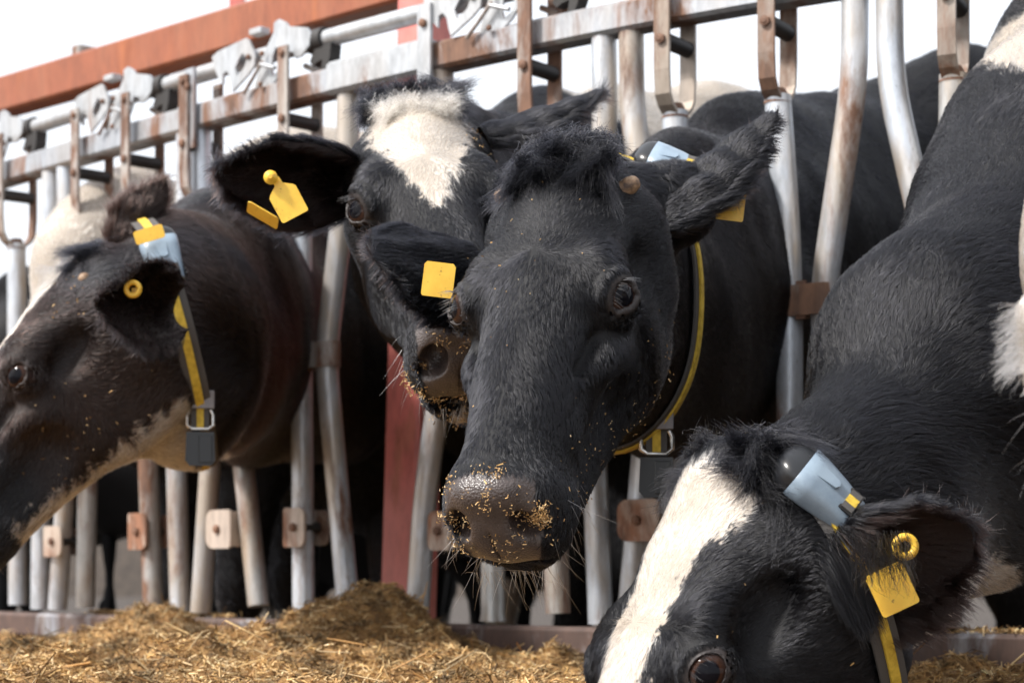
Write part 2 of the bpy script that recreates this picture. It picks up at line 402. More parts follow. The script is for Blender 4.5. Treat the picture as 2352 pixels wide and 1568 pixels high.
for p_ in (20, 305, 650, 1180): latch(p_, 1)
latch(-190, 1)

# red post behind the fence and the orange beam over it
b = MB(); c = P(944, CY, 4.05)
A_, N_ = along_at(940), nrm_at(940)
def hollow_post(b, c, z0, z1, w, d, lean=V(0, 0, 0)):
    b.box(V(c[0], c[1], (z0 + z1) / 2), A_ * w / 2, N_ * d / 2, UP * (z1 - z0) / 2)
b = MB()
lo = P(938, 1400, 3.86); hi = P(978, -60, 3.98)
ax = unit(hi - lo); b.box((lo + hi) / 2, A_ * .046, N_ * .036, ax * np.linalg.norm(hi - lo) * .56)
post = b.build('red_steel_post', m_red); tag(post, 'red painted steel post rising behind the fence beside the muzzles', 'post')
e0 = P(-500, 372, 6.2); e1 = P(930, -40, 4.1)
e1 = e0 + (e1 - e0) * 2.0
bd = unit(e1 - e0); bn = unit(np.cross(UP, bd)); bu = np.cross(bd, bn)
b = MB(); b.box((e0 + e1) / 2, bd * np.linalg.norm(e1 - e0) / 2, bn * .035, bu * .047)
beam = b.build('orange_steel_beam', m_orange); tag(beam, 'orange-brown steel beam crossing the sky above the fence at the left', 'beam')
q = P(545, 40, 4.9)
b = MB(); b.box(q + UP * .25, V(.018, 0, 0), V(0, .018, 0), UP * .25); hp = b.build('hanger_rod', m_red, beam)
b = MB(); q = P(200, 152, 5.3); b.box(q, bd * .02, bn * .037, bu * .05); b.build('beam_weld', m_rust, beam)
FURK = 1.0
# ------------------------------------------------------------------ implicit surfaces: smooth unions of ellipsoids and round cones, meshed with surface nets
HLOG = []
RNG = np.random.default_rng(7)
class SineNoise:
    """cheap band-limited noise in numpy"""
    def __init__(s, seed, n=14, dims=3):
        r = np.random.default_rng(seed); d = r.normal(size=(n, 3)); d /= np.linalg.norm(d, axis=1)[:, None]
        s.k = d * r.uniform(.55, 1.6, (n, 1)); s.ph = r.uniform(0, 6.283, (n, dims)); s.a = np.sqrt(2.0 / n) * np.ones(n)
    def __call__(s, p, scale):
        q = (np.asarray(p) / scale * 6.283) @ s.k.T
        return np.stack([(np.sin(q + s.ph[:, j]) * s.a).sum(1) for j in range(s.ph.shape[1])], 1)
NZ = SineNoise(1); NZ2 = SineNoise(2)

def axis_lines(lo, hi, f0, f1, hf, hc):
    a = [f0]; 
    while a[-1] < f1: a.append(a[-1] + hf)
    h = hf; top = a[-1]; up = []
    while top < hi: h = min(h * 1.12, hc); top += h; up.append(top)
    h = hf; bot = f0; dn = []
    while bot > lo: h = min(h * 1.12, hc); bot -= h; dn.append(bot)
    return np.array(dn[::-1] + a + up)
class Field:
    def __init__(s, lo, hi, flo, fhi, hf, hc):
        s.g = [axis_lines(lo[i], hi[i], flo[i], fhi[i], hf, hc) for i in range(3)]
        s.D = np.full([len(a) for a in s.g], .5, np.float32); s.hc = hc
    def block(s, lo, hi):
        sl = tuple(slice(max(0, np.searchsorted(a, l) - 1), np.searchsorted(a, h) + 1) for a, l, h in zip(s.g, lo, hi))
        if any(q.stop - q.start < 1 for q in sl): return None, None
        X = np.meshgrid(*[a[q] for a, q in zip(s.g, sl)], indexing='ij')
        return sl, np.stack([x.astype(np.float32) for x in X], -1)
    def _merge(s, sl, d, k, sub):
        D = s.D[sl]
        if sub: d = -d; h = np.clip(.5 - .5 * (D - d) / k, 0, 1); s.D[sl] = D + (d - D) * h + k * h * (1 - h)
        else: h = np.clip(.5 + .5 * (D - d) / k, 0, 1); s.D[sl] = D + (d - D) * h - k * h * (1 - h)
    def ell(s, c, r, R=None, k=.03, sub=False):
        c = np.asarray(c, float); r = np.asarray(r, float); m = k + s.hc * 1.5
        if R is None: R = np.eye(3)
        e = np.abs(R) @ r + m
        sl, X = s.block(c - e, c + e)
        if sl is None: return
        q = (X - c.astype(np.float32)) @ R.astype(np.float32)
        k0 = np.sqrt(((q / r.astype(np.float32)) ** 2).sum(-1)) + 1e-6; k1 = np.sqrt(((q / (r ** 2).astype(np.float32)) ** 2).sum(-1)) + 1e-6
        s._merge(sl, k0 * (k0 - 1) / k1, k, sub)
    def rc(s, a, b, ra, rb, k=.03, lat=None, ls=1., sub=False):
        """round cone a->b; ls < 1 squeezes it along lat"""
        a = np.asarray(a, float); b = np.asarray(b, float); m = max(ra, rb) + k + s.hc * 1.5
        sl, X = s.block(np.minimum(a, b) - m, np.maximum(a, b) + m)
        if sl is None: return
        X = X - a.astype(np.float32); d = b - a
        if lat is not None and ls != 1:
            lat = unit(lat); mid = (lat.astype(np.float32))
            t = np.clip((X @ d.astype(np.float32)) / (d @ d), 0, 1)
            off = X - t[..., None] * d.astype(np.float32); w = off @ mid
            off = off + w[..., None] * mid * (1 / ls - 1)
            dist = (np.sqrt((off ** 2).sum(-1)) - (ra + (rb - ra) * t)) * (.5 + .5 * ls)
        else:
            t = np.clip((X @ d.astype(np.float32)) / (d @ d), 0, 1)
            off = X - t[..., None] * d.astype(np.float32); dist = np.sqrt((off ** 2).sum(-1)) - (ra + (rb - ra) * t)
        s._merge(sl, dist, k, sub)
    def mesh(s):
        D = s.D; I = D < 0; nx, ny, nz = D.shape
        c = I[:-1, :-1, :-1].astype(np.int8)
        for dx in (0, 1):
            for dy in (0, 1):
                for dz_ in (0, 1):
                    if dx + dy + dz_: c = c + I[dx:nx - 1 + dx, dy:ny - 1 + dy, dz_:nz - 1 + dz_]
        act = (c > 0) & (c < 8); cells = np.argwhere(act); idx = np.full(act.shape, -1, np.int32); idx[act] = np.arange(len(cells))
        acc = np.zeros((len(cells), 3)); cnt = np.zeros(len(cells)); g = s.g
        for ax in range(3):
            o1, o2 = [q for q in range(3) if q != ax]
            for u in (0, 1):
                for v in (0, 1):
                    A = cells.copy(); A[:, o1] += u; A[:, o2] += v; B = A.copy(); B[:, ax] += 1
                    da = D[tuple(A.T)]; db = D[tuple(B.T)]; m = (da < 0) != (db < 0)
                    t = np.where(m, da / np.where(m, da - db, 1), 0)
                    p = np.stack([g[q][A[:, q]] for q in range(3)], 1); p[:, ax] += t * (g[ax][B[:, ax]] - g[ax][A[:, ax]])
                    acc[m] += p[m]; cnt[m] += 1
        vs = acc / cnt[:, None]; quads = []
        for ax in range(3):
            o1, o2 = (ax + 1) % 3, (ax + 2) % 3
            sl0 = [slice(1, -1)] * 3; sl1 = [slice(1, -1)] * 3; sl0[ax] = slice(0, -1); sl1[ax] = slice(1, None)
            a = I[tuple(sl0)]; b = I[tuple(sl1)]; E = np.argwhere(a != b); 
            off = np.array([1, 1, 1]); off[ax] = 0; inside = a[tuple(E.T)]; E = E + off
            def cell(u, v):
                q = E.copy(); q[:, o1] -= u; q[:, o2] -= v; return idx[tuple(q.T)]
            Q = np.stack([cell(1, 1), cell(0, 1), cell(0, 0), cell(1, 0)], 1); Q[~inside] = Q[~inside][:, ::-1]; quads.append(Q)
        Q = np.concatenate(quads); Q = Q[(Q >= 0).all(1)]
        return vs, Q
def vnormals(vs, Q):
    n = np.cross(vs[Q[:, 2]] - vs[Q[:, 0]], vs[Q[:, 3]] - vs[Q[:, 1]]); N = np.zeros_like(vs)
    for k in range(4): 
        for j in range(3): N[:, j] += np.bincount(Q[:, k], n[:, j], len(vs))
    return N / (np.linalg.norm(N, axis=1)[:, None] + 1e-12)
def relax(vs, Q, it, w=.5):
    for _ in range(it):
        s = np.zeros_like(vs); c = np.zeros(len(vs))
        for a, b in ((0, 1), (1, 2), (2, 3), (3, 0)):
            for x, y in ((a, b), (b, a)):
                for j in range(3): s[:, j] += np.bincount(Q[:, x], vs[Q[:, y], j], len(vs))
                c += np.bincount(Q[:, x], minlength=len(vs))
        c[c == 0] = 1; vs = vs + w * (s / c[:, None] - vs)
    return vs
def rotx(a): c, s = math.cos(a), math.sin(a); return np.array([[1, 0, 0], [0, c, -s], [0, s, c]])
def roty(a): c, s = math.cos(a), math.sin(a); return np.array([[c, 0, s], [0, 1, 0], [-s, 0, c]])
def rotz(a): c, s = math.cos(a), math.sin(a); return np.array([[c, -s, 0], [s, c, 0], [0, 0, 1]])

# ------------------------------------------------------------------ the head of a Holstein, in its own frame: x = its right, y = poll to nose, z = out of the forehead
EYE_C = V(.082, .192, -.057); EYE_R = .0255; EYE_OUT = unit(V(.74, .34, .48)); WX = .93
class Head:
    def __init__(s, R, t, sc=1.0):
        s.R = np.asarray(R, float); s.t = np.asarray(t, float); s.s = sc
    def w(s, p): return (np.asarray(p, float) * s.s) @ s.R.T + s.t
    def loc(s, p): return ((np.asarray(p, float) - s.t) @ s.R) / s.s
    def d(s, v): return np.asarray(v, float) @ s.R.T
def head_field(f, h, open_mouth=0., lean=1.0):
    W = WX
    def E(c, r, A=None, k=.03, sub=False, both=False):
        for m in ((1, -1) if both else (1,)):
            cc = V(c[0] * m * W, c[1], c[2]); AA = np.eye(3) if A is None else A
            if m < 0: M = np.diag([-1., 1, 1]); AA = M @ AA @ M
            f.ell(h.w(cc), np.array(r) * V(W, 1, 1) * h.s if A is None else np.array(r) * h.s, h.R @ AA, k * h.s, sub)
    def C(a, b, ra, rb, k=.03, ls=1., sub=False, both=False, lat=(1, 0, 0)):
        for m in ((1, -1) if both else (1,)):
            f.rc(h.w((a[0] * m * W, a[1], a[2])), h.w((b[0] * m * W, b[1], b[2])), ra * h.s, rb * h.s, k * h.s, h.d(V(lat[0] * m, lat[1], lat[2])), ls, sub)
    E((0, .085, -.095), (.088, .11, .085))
    E((0, .12, -.062), (.082, .13, .050), k=.035)
    E((0, .004, -.052), (.060, .045, .046), k=.03)                       # poll
    E((0, -.022, -.050), (.045, .032, .038), k=.03)
    E((.069, .165, -.047), (.035, .048, .036), both=True, k=.025)        # brow ridges
    E((.072, .232, -.098), (.022, .05, .022), both=True, k=.035)          # below the eye
    C((0, .19, -.070), (0, .43, -.070), .062, .043, k=.035, ls=.92)      # bridge of the nose
    C((0, .23, -.128), (0, .42, -.112), .078, .058, k=.035, ls=.80)      # upper jaw
    C((.078, .228, -.112), (.050, .345, -.112), .012, .011, both=True, k=.030)   # facial crest
    E((.062, .125, -.170), (.040, .110, .100), A=rotx(-.15), both=True, k=.03)   # masseter
    C((.052, .080, -.238), (.024, .40, -.168), .036, .026, both=True, k=.03)     # lower jaw
    C((0, .10, -.185), (0, .38, -.150), .058, .038, k=.035, ls=.95)
    C((.06, .05, -.17), (.06, .03, -.10), .05, .05, both=True, k=.035)
    E((0, .448, -.100), (.056, .056, .055), k=.03)                       # muzzle
    E((.038, .462, -.082), (.026, .040, .035), both=True, k=.018)        # nostril wings
    E((0, .478, -.095), (.045, .030, .046), k=.018)                      # nose pad
    E((0, .478, -.045), (.040, .022, .018), k=.02)
    E((.041, .438, -.128), (.027, .052, .030), both=True, k=.02)         # upper lips
    om = open_mouth
    C((.072, .235, -.076), (.047, .35, -.074), .0035, .003, both=True, k=.010)
    C((.070, .240, -.068), (.056, .285, -.072), .005, .004, both=True, k=.016, sub=True)
    E((.092, .300, -.140), (.015, .060, .030), k=.035, both=True, sub=True)
    E((.094, .118, -.088), (.016, .034, .018), k=.03, both=True, sub=True)
    E((0, .425, -.176 - om), (.044, .050, .026), k=.02)                  # chin
    E((.030, .43, -.160 - om), (.022, .045, .018), both=True, k=.015)
    E((0, .468, -.153 - om * .5), (.074, .056, .0035 + om * .45), k=.006, sub=True)   # mouth
    A = rotz(-.55) @ rotx(.5)
    E((.038, .498, -.080), (.0145, .034, .020), A=roty(-.35) @ rotz(-.35), both=True, k=.007, sub=True)   # nostrils
    E((.049, .490, -.098), (.007, .024, .010), A=roty(.5), both=True, k=.006, sub=True)
    E((0, .512, -.105), (.0022, .016, .03), k=.004, sub=True)            # groove of the pad
    for m in (1, -1):                                                    # eyes: a bulge, the opening, the lid rims and folds
        c = V(EYE_C[0] * m, EYE_C[1], EYE_C[2]); o = V(EYE_OUT[0] * m, EYE_OUT[1], EYE_OUT[2])
        t1 = unit(V(-.6 * m, 1, -.1) - o * (V(-.6 * m, 1, -.1) @ o)); t2 = np.cross(o, t1); up = t2 if t2[2] > 0 else -t2
        f.ell(h.w(c), V(1, 1, 1) * .0285 * h.s, None, .016 * h.s)
        B = np.stack([o, t1, t2], 1)
        f.ell(h.w(c + o * .036), V(.024, .0203, .0150) * h.s, h.R @ B, .004 * h.s, sub=True)
        f.ell(h.w(c + o * .022 + t1 * .019 - up * .004), V(.010, .0105, .0045) * h.s, h.R @ B, .003 * h.s, sub=True)
        f.ell(h.w(c), V(1, 1, 1) * (EYE_R + .0006) * h.s, None, .001, sub=True)
        def ring(a_, b_, sh, r_, k_, ph0, ph1, n_, sub=False, droop=0.):
            q = []
            for i in range(n_ + 1):
                ph = ph0 + (ph1 - ph0) * i / n_; x, y = a_ * math.cos(ph), b_ * math.sin(ph)
                q.append(c + t1 * x + up * (y - droop * x) + o * math.sqrt(max(sh * sh - x * x - y * y, 1e-5)))
            for i in range(n_): f.rc(h.w(q[i]), h.w(q[i + 1]), r_ * h.s, r_ * h.s, k_ * h.s, sub=sub)
        ring(.0211, .0162, .0270, .0015, .003, 0, 2 * math.pi, 18)
        ring(.029, .028, .0335, .0016, .008, .5, 2.6, 8)

def ear_surface(root, tip, width, face, cup=1.25, nu=30, nv=22, thick=.0045, tipw=.55, bend=0.):
    """a leaf-shaped, cupped ear as a closed thin shell: outer and inner skin joined at the rim"""
    root, tip = np.asarray(root, float), np.asarray(tip, float); L = np.linalg.norm(tip - root); a = (tip - root) / L
    face = unit(np.asarray(face, float) - a * (np.asarray(face, float) @ a)); side = np.cross(a, face)
    vs = []; info = []
    for layer in (0, 1):
        for i in range(nu + 1):
            u = i / nu
            w = width / 2 * (.34 + .66 * math.sin(math.pi * min(1, (u * .80 + .10))) ** 1.1) if u < .5 else width / 2 * (.34 + .66 * math.sin(math.pi * min(1, (u * .80 + .10))) ** 1.1)
            w *= max(0., 1 - max(0, (u - tipw) / (1 - tipw)) ** 2.2) ** .62 + .0
            cu = cup * (1.35 - .75 * u)
            for j in range(nv + 1):
                v = 2 * j / nv - 1; th = v * cu; Rr = w / max(math.sin(min(cu, 1.57)), .3)
                x = Rr * math.sin(th); zf_ = Rr * (1 - math.cos(th))
                p = root + a * (L * u - .1 * L * u * v * v * 0) + side * x + face * (zf_ + bend * L * u * u)
                nn = side * -math.sin(th) + face * math.cos(th)
                if layer: p = p - nn * thick * (1 - abs(v) ** 6 * .8)
                vs.append(p); info.append((u, v, layer))
    n1 = (nu + 1) * (nv + 1); Q = []
    for i in range(nu):
        for j in range(nv):
            q = [i * (nv + 1) + j, i * (nv + 1) + j + 1, (i + 1) * (nv + 1) + j + 1, (i + 1) * (nv + 1) + j]
            Q.append(q); Q.append([n1 + k for k in q[::-1]])
    for i in range(nu):
        for j in (0, nv):
            q = [i * (nv + 1) + j, (i + 1) * (nv + 1) + j, n1 + (i + 1) * (nv + 1) + j, n1 + i * (nv + 1) + j]; Q.append(q if j == 0 else q[::-1])
    for j in range(nv): Q.append([nu * (nv + 1) + j, n1 + nu * (nv + 1) + j, n1 + nu * (nv + 1) + j + 1, nu * (nv + 1) + j + 1][::-1])
    return np.array(vs), np.array(Q), np.array(info), a, face, side

# ------------------------------------------------------------------ coat, skin and eye materials
def skin_mat():
    M = Mt('cow_skin', .62, 0, spec=.3)
    at = M.n('Attribute', attribute_name='coat'); pa = M.n('Attribute', attribute_name='pad')
    v = M.coord('Object')
    nn = M.noise(v, 60, 4, .6)
    padc = M.ramp(nn, [(.3, (.036, .027, .025)), (.7, (.075, .057, .051))])
    c = M.mix(pa.outputs['Fac'], at.outputs['Color'], padc); M.l(c, M.b.inputs['Base Color'])
    M.l(M.math('SUBTRACT', .65, M.math('MULTIPLY', pa.outputs['Fac'], .34)), M.b.inputs['Roughness'])
    M.l(M.math('ADD', .25, M.math('MULTIPLY', pa.outputs['Fac'], .35)), M.b.inputs['Specular IOR Level'])
    vo = M.n('TexVoronoi'); vo.inputs['Scale'].default_value = 420; M.l(v, vo.inputs['Vector'])
    vb = M.math('MULTIPLY', vo.outputs['Distance'], M.math('MULTIPLY', pa.outputs['Fac'], -1.0))
    M.bump(M.math('ADD', vb, M.math('MULTIPLY', M.noise(v, 200, 4, .6), .5)), .6, .0012)
    return M.m
def hair_mat():
    M = Mt('cow_hair'); at = M.n('Attribute', attribute_name='hcol')
    H = M.n('BsdfHairPrincipled'); H.parametrization = 'COLOR'; H.model = 'CHIANG'
    M.l(at.outputs['Color'], H.inputs['Color']); H.inputs['Roughness'].default_value = .26; H.inputs['Radial Roughness'].default_value = .55
    H.inputs['IOR'].default_value = 1.36; H.inputs['Coat'].default_value = 0; H.inputs['Random Roughness'].default_value = .3
    M.t.nodes.remove(M.b); M.l(H.outputs[0], M.t.nodes['Material Output'].inputs[0])
    return M.m
m_skin = skin_mat(); m_hair = hair_mat()
def eye_mat():
    M = Mt('cow_eye', .05, 0)
    v = M.n('TexCoord'); sx = M.n('SeparateXYZ'); M.l(v.outputs['Object'], sx.inputs[0])
    # object x = outward axis, y along the lids: wide dark pupil in a brown iris
    y = M.math('DIVIDE', sx.outputs['Y'], .0148); z = M.math('DIVIDE', sx.outputs['Z'], .0125)
    r = M.math('SQRT', M.math('ADD', M.math('MULTIPLY', y, y), M.math('MULTIPLY', z, z)))
    ns = M.noise(v.outputs['Object'], 300, 3, .6)
    iris = M.ramp(ns, [(.3, (.018, .008, .005)), (.7, (.055, .022, .011))])
    f1 = M.ramp(r, [(.85, (0, 0, 0)), (.95, (1, 1, 1))]); c = M.mix(f1, (.004, .004, .006), iris)
    r2 = M.math('SQRT', M.math('ADD', M.math('MULTIPLY', sx.outputs['Y'], sx.outputs['Y']), M.math('MULTIPLY', sx.outputs['Z'], sx.outputs['Z'])))
    f2 = M.ramp(r2, [(.0150, (0, 0, 0)), (.0165, (1, 1, 1))]); c = M.mix(f2, c, (.03, .02, .018))
    M.l(c, M.b.inputs['Base Color']); M.b.inputs['Specular IOR Level'].default_value = .12
    return M.m
m_eye = eye_mat()
m_horn = Mt('horn', .55, 0); _v = m_horn.coord('Object'); m_horn.l(m_horn.ramp(m_horn.noise(_v, 90, 5, .7), [(.35, (.06, .035, .025)), (.55, (.26, .16, .09)), (.75, (.45, .33, .22))]), m_horn.b.inputs['Base Color']); m_horn = m_horn.m
BLACK = V(.0045, .0046, .0060); BROWN = V(.020, .0115, .009); WHITE = V(.44, .385, .325); BONE = V(.42, .30, .19)

def poly_inside(poly, xy):
    """signed-ish inside test: True where xy lies in the polygon"""
    x, y = xy[:, 0], xy[:, 1]; ins = np.zeros(len(x), bool); n = len(poly)
    for i in range(n):
        x1, y1 = poly[i]; x2, y2 = poly[(i + 1) % n]
        if y1 == y2: continue
        c = ((y1 > y) != (y2 > y)) & (x < (x2 - x1) * (y - y1) / (y2 - y1) + x1); ins ^= c
    return ins

class Cow:
    def __init__(s, name, head, hf=.004, hc=.016):
        s.name = name; s.h = head; s.hf = hf; s.hc = hc; s.prims = []; s.ears = []; s.white = []; s.brown = 0.; s.locks = []
    def body(s, neck, root, heading, floor=0., scale=1., lat=None, neck_ls=.62, legs=True):
        """neck: list of (point, radius) from the head to the shoulder; root: place of the withers on the ground; heading: towards the head"""
        s.neck = neck; s.root = np.asarray(root, float); s.fwd = unit(heading); s.latv = unit(np.cross(s.fwd, UP)); s.sc = scale
        s.nls = neck_ls; s.legs = legs
    def build_field(s, om=0.):
        h = s.h; fw, la, k = s.fwd, s.latv, s.sc
        B = lambda a, l, z: s.root + fw * a * k + la * l * k + UP * z * k
        pts = [h.w((0, .5, -.1)), h.w((.15, 0, 0)), h.w((-.15, 0, 0)), h.w((0, 0, -.3))]
        hp = np.array([h.w((x, y, z)) for x in (-.14, .14) for y in (-.03, .53) for z in (-.27, .03)])
        allp = np.concatenate([hp, np.array([p for p, r in s.neck]) - .3, np.array([p for p, r in s.neck]) + .3,
                               np.array([B(a, l, z) for a in (.3, -1.75) for l in (-.38, .38) for z in (0, 1.55)])])
        f = Field(allp.min(0) - .05, allp.max(0) + .05, hp.min(0), hp.max(0), s.hf, s.hc)
        R_b = np.stack([fw, la, UP], 1)
        f.ell(B(-.62, 0, .93), V(.72, .30, .36) * k, R_b, .08)
        f.ell(B(-.85, 0, .82), V(.55, .34, .32) * k, R_b, .08)
        f.rc(B(-.08, 0, 1.30), B(-1.3, 0, 1.30), .11 * k, .12 * k, .10)
        f.ell(B(-1.32, .0, 1.16), V(.26, .25, .20) * k, R_b, .10)
        f.ell(B(-1.18, .2, 1.22), V(.07, .06, .07) * k, R_b, .08); f.ell(B(-1.18, -.2, 1.22), V(.07, .06, .07) * k, R_b, .08)
        f.ell(B(-.05, .0, 1.22), V(.20, .13, .17) * k, R_b, .10)
        for m in (1, -1):
            f.ell(B(-.06, .17 * m, .98), V(.17, .10, .31) * k, R_b @ roty(.15), .08)
            f.ell(B(.10, .15 * m, .84), V(.10, .08, .12) * k, R_b, .08)
            if s.legs:
                f.rc(B(-.02, .16 * m, .78), B(.0, .15 * m, .44), .085 * k, .055 * k, .05); f.ell(B(.0, .15 * m, .42), V(.05, .045, .06) * k, R_b, .03)
                f.rc(B(.0, .15 * m, .40), B(-.01, .15 * m, .12), .038 * k, .032 * k, .03); f.ell(B(.0, .15 * m, .05), V(.07, .05, .05) * k, R_b, .03)
                f.rc(B(-1.32, .17 * m, 1.0), B(-1.22, .19 * m, .68), .17 * k, .11 * k, .08); f.rc(B(-1.22, .19 * m, .66), B(-1.42, .18 * m, .47), .09 * k, .055 * k, .05)
                f.rc(B(-1.42, .18 * m, .46), B(-1.37, .18 * m, .12), .042 * k, .035 * k, .03); f.ell(B(-1.34, .18 * m, .05), V(.07, .05, .05) * k, R_b, .03)
        if s.legs:
            f.ell(B(-1.08, 0, .58), V(.20, .16, .16) * k, R_b, .05)
            for a, m in ((-1.0, 1), (-1.0, -1), (-1.16, 1), (-1.16, -1)): f.rc(B(a, .08 * m, .46), B(a, .08 * m, .38), .02, .014, .02)
            tl = [B(-1.56, 0, 1.28), B(-1.66, .0, 1.1), B(-1.66, .02, .7), B(-1.65, .02, .35)]
            for i in range(3): f.rc(tl[i], tl[i + 1], .03, .022, .03)
            f.ell(tl[3], V(.04, .04, .14), None, .03)
        n = s.neck
        for i in range(len(n) - 1):
            (a, ra), (b, rb) = n[i], n[i + 1]
            ls = s.nls if i > 0 else min(1, s.nls + .15)
            f.rc(a, b, ra, rb, .05 if i == 0 else .09, np.cross(unit(b - a), UP), ls)
        for q in s.prims: q(f)
        head_field(f, h, om)
        s.f = f
        vs, Q = f.mesh(); del f; s.f = None
        vs = relax(vs, Q, 2, .5)
        # discard loose or inner pieces is not needed: the union is one body
        return vs, Q
    def finish(s, root_obj, om=0., fur=1.0, hair_r=.00030, face_len=.011, neck_len=.020, extra=None, view=True, body_fur=.25, label=None):
        vs, Q = s.build_field(om); h = s.h
        N = vnormals(vs, Q); lp = h.loc(vs)
        # skin relief: folds on the neck, fine unevenness on the face
        amp = np.clip((lp[:, 1] * -1 + .0) / .3, 0, 1) * .0004 + .0003
        vs = vs + N * (NZ(vs, .085)[:, :1] * amp[:, None]) + N * (NZ2(vs, .32)[:, :1] * amp[:, None] * 9)
        ear_i = np.full(len(vs), -1.); ear_uv = np.zeros((len(vs), 3)); flow_e = np.zeros((len(vs), 3)); 
        VS, QS = [vs], [Q]; off = len(vs); EI = [ear_i]; EU = [ear_uv]; EF = [flow_e]
        for e in s.ears:
            v, q, info, a, fc, sd = ear_surface(**e); v = v + NZ2(v, .06) * .0018
            VS.append(v); QS.append(q + off); off += len(v); EI.append(np.ones(len(v))); EU.append(info)
            fl = a[None] * 1.0 + sd[None] * info[:, 1:2] * .9; EF.append(fl)
        nb = len(vs); vs = np.concatenate(VS); Q = np.concatenate(QS); ei = np.concatenate(EI) > 0; eu = np.concatenate(EU); ef = np.concatenate(EF)
        N = vnormals(vs, Q); lp = h.loc(vs); head_w = np.clip((lp[:, 1] + .06) / .08, 0, 1) * (np.abs(lp[:, 0]) < .22) * (lp[:, 2] > -.34) * (lp[:, 1] < .6)
        # ---- colours
        jit = NZ(vs, .02)[:, :2] * .0035 + NZ2(vs, .007)[:, :2] * .0022
        br = np.clip(s.brown + .35 * NZ2(vs, .25)[:, 0] * (s.brown > 0), 0, 1)[:, None]
        col = BLACK * (1 - br) + BROWN * br
        for fn in s.white:
            w = fn(vs, lp, jit, ei, N); col[w] = WHITE * (.96 + .04 * NZ(vs[w], .15)[:, :1])
        for m in (1, -1):                                               # bone-coloured horn buds
            pass
        inn_ = ei & (eu[:, 2] < .5); col[inn_] = BROWN * .8 + BLACK * .5
        # nose pad
        px_ = lp[:, 0] / WX
        pad = np.clip((lp[:, 1] - .462 + np.abs(px_) * .12 + .6 * np.clip(-.075 - lp[:, 2], -.1, .1) * .35) / .008, 0, 1) * np.clip((lp[:, 2] + .148 + np.abs(px_) * .10) / .008, 0, 1) * (~ei) * (lp[:, 1] < .6) * (np.abs(px_) < .0545 - np.clip(-.085 - lp[:, 2], 0, .1) * .22)
        pad[(lp[:, 1] < .42) | (lp[:, 2] > .02) | ((col[:, 0] > .2) & (lp[:, 2] > -.07))] = 0
        if getattr(s, 'nopad', False): pad[:] = 0
        de = np.full(len(vs), 9.)
        for m in (1, -1):                                               # de: 1 on the lid rim, growing outwards
            o = V(EYE_OUT[0] * m, EYE_OUT[1], EYE_OUT[2]); t1 = unit(V(-.6 * m, 1, -.1) - o * (V(-.6 * m, 1, -.1) @ o)); t2 = np.cross(o, t1)
            q = lp - V(EYE_C[0] * m, EYE_C[1], EYE_C[2]); r_ = np.hypot(q @ t1 / .0213, q @ t2 / .0162); r_[(q @ o < 0) | (q @ o > .05)] = 9; de = np.minimum(de, r_)
        me = bpy.data.meshes.new('body'); me.vertices.add(len(vs)); me.vertices.foreach_set('co', vs.astype(np.float32).ravel())
        me.loops.add(len(Q) * 4); me.loops.foreach_set('vertex_index', Q.astype(np.int32).ravel())
        me.polygons.add(len(Q)); me.polygons.foreach_set('loop_start', np.arange(0, len(Q) * 4, 4, dtype=np.int32)); me.polygons.foreach_set('use_smooth', np.ones(len(Q), bool))
        me.update(calc_edges=True)
        eyeb = (de < 1.3) & (~ei)
        ca = me.attributes.new('coat', 'FLOAT_COLOR', 'POINT'); ca.data.foreach_set('color', np.concatenate([np.where(pad[:, None] > .5, col, col * .8), np.ones((len(vs), 1))], 1).astype(np.float32).ravel())
        pa = me.attributes.new('pad', 'FLOAT', 'POINT'); pa.data.foreach_set('value', np.maximum(pad, np.clip((1.3 - de) / .1, 0, 1) * .35 * (~ei)).astype(np.float32))
        me.materials.append(m_skin)
        body = put(bpy.data.objects.new('body', me), root_obj)
        # eyes
        for m in (1, -1):
            c = V(EYE_C[0] * m, EYE_C[1], EYE_C[2]); o = V(EYE_OUT[0] * m, EYE_OUT[1], EYE_OUT[2]); t1 = unit(V(-.6 * m, 1, -.1) - o * (V(-.6 * m, 1, -.1) @ o)); t2 = np.cross(o, t1)
            b = MB(); nvs = []; nf = []; nn, mm = 32, 20; er = EYE_R * h.s
            for i in range(mm + 1):
                for j in range(nn):
                    th = math.pi * i / mm; ph = 2 * math.pi * j / nn; nvs.append((er * math.cos(th), er * math.sin(th) * math.cos(ph), er * math.sin(th) * math.sin(ph)))
            nf = [(i * nn + j, i * nn + (j + 1) % nn, (i + 1) * nn + (j + 1) % nn, (i + 1) * nn + j) for i in range(mm) for j in range(nn)]
            b.add(nvs, nf, True); eo = b.build('eye', m_eye, root_obj)
            M4 = np.eye(4); M4[:3, :3] = np.stack([h.d(o), h.d(t1), h.d(t2)], 1); M4[:3, 3] = h.w(c)
            if np.linalg.det(M4[:3, :3]) < 0: M4[:3, 2] *= -1
            eo.matrix_parent_inverse = mathutils.Matrix.Translation(root_obj.location).inverted(); eo.matrix_basis = mathutils.Matrix(M4.tolist())
        # horn buds
        if s.__dict__.get('buds', True):
            for m in (1, -1):
                b = MB(); c = h.w((m * .074, .020, -.042)); d_ = h.d(unit(V(m * .9, -.35, .35))); b.tube([c - d_ * .006, c + d_ * .004, c + d_ * .011, c + d_ * .014, c + d_ * .0155], [.011, .0105, .0085, .0055, .001], 14)
                b.build('horn_bud', m_horn, root_obj)
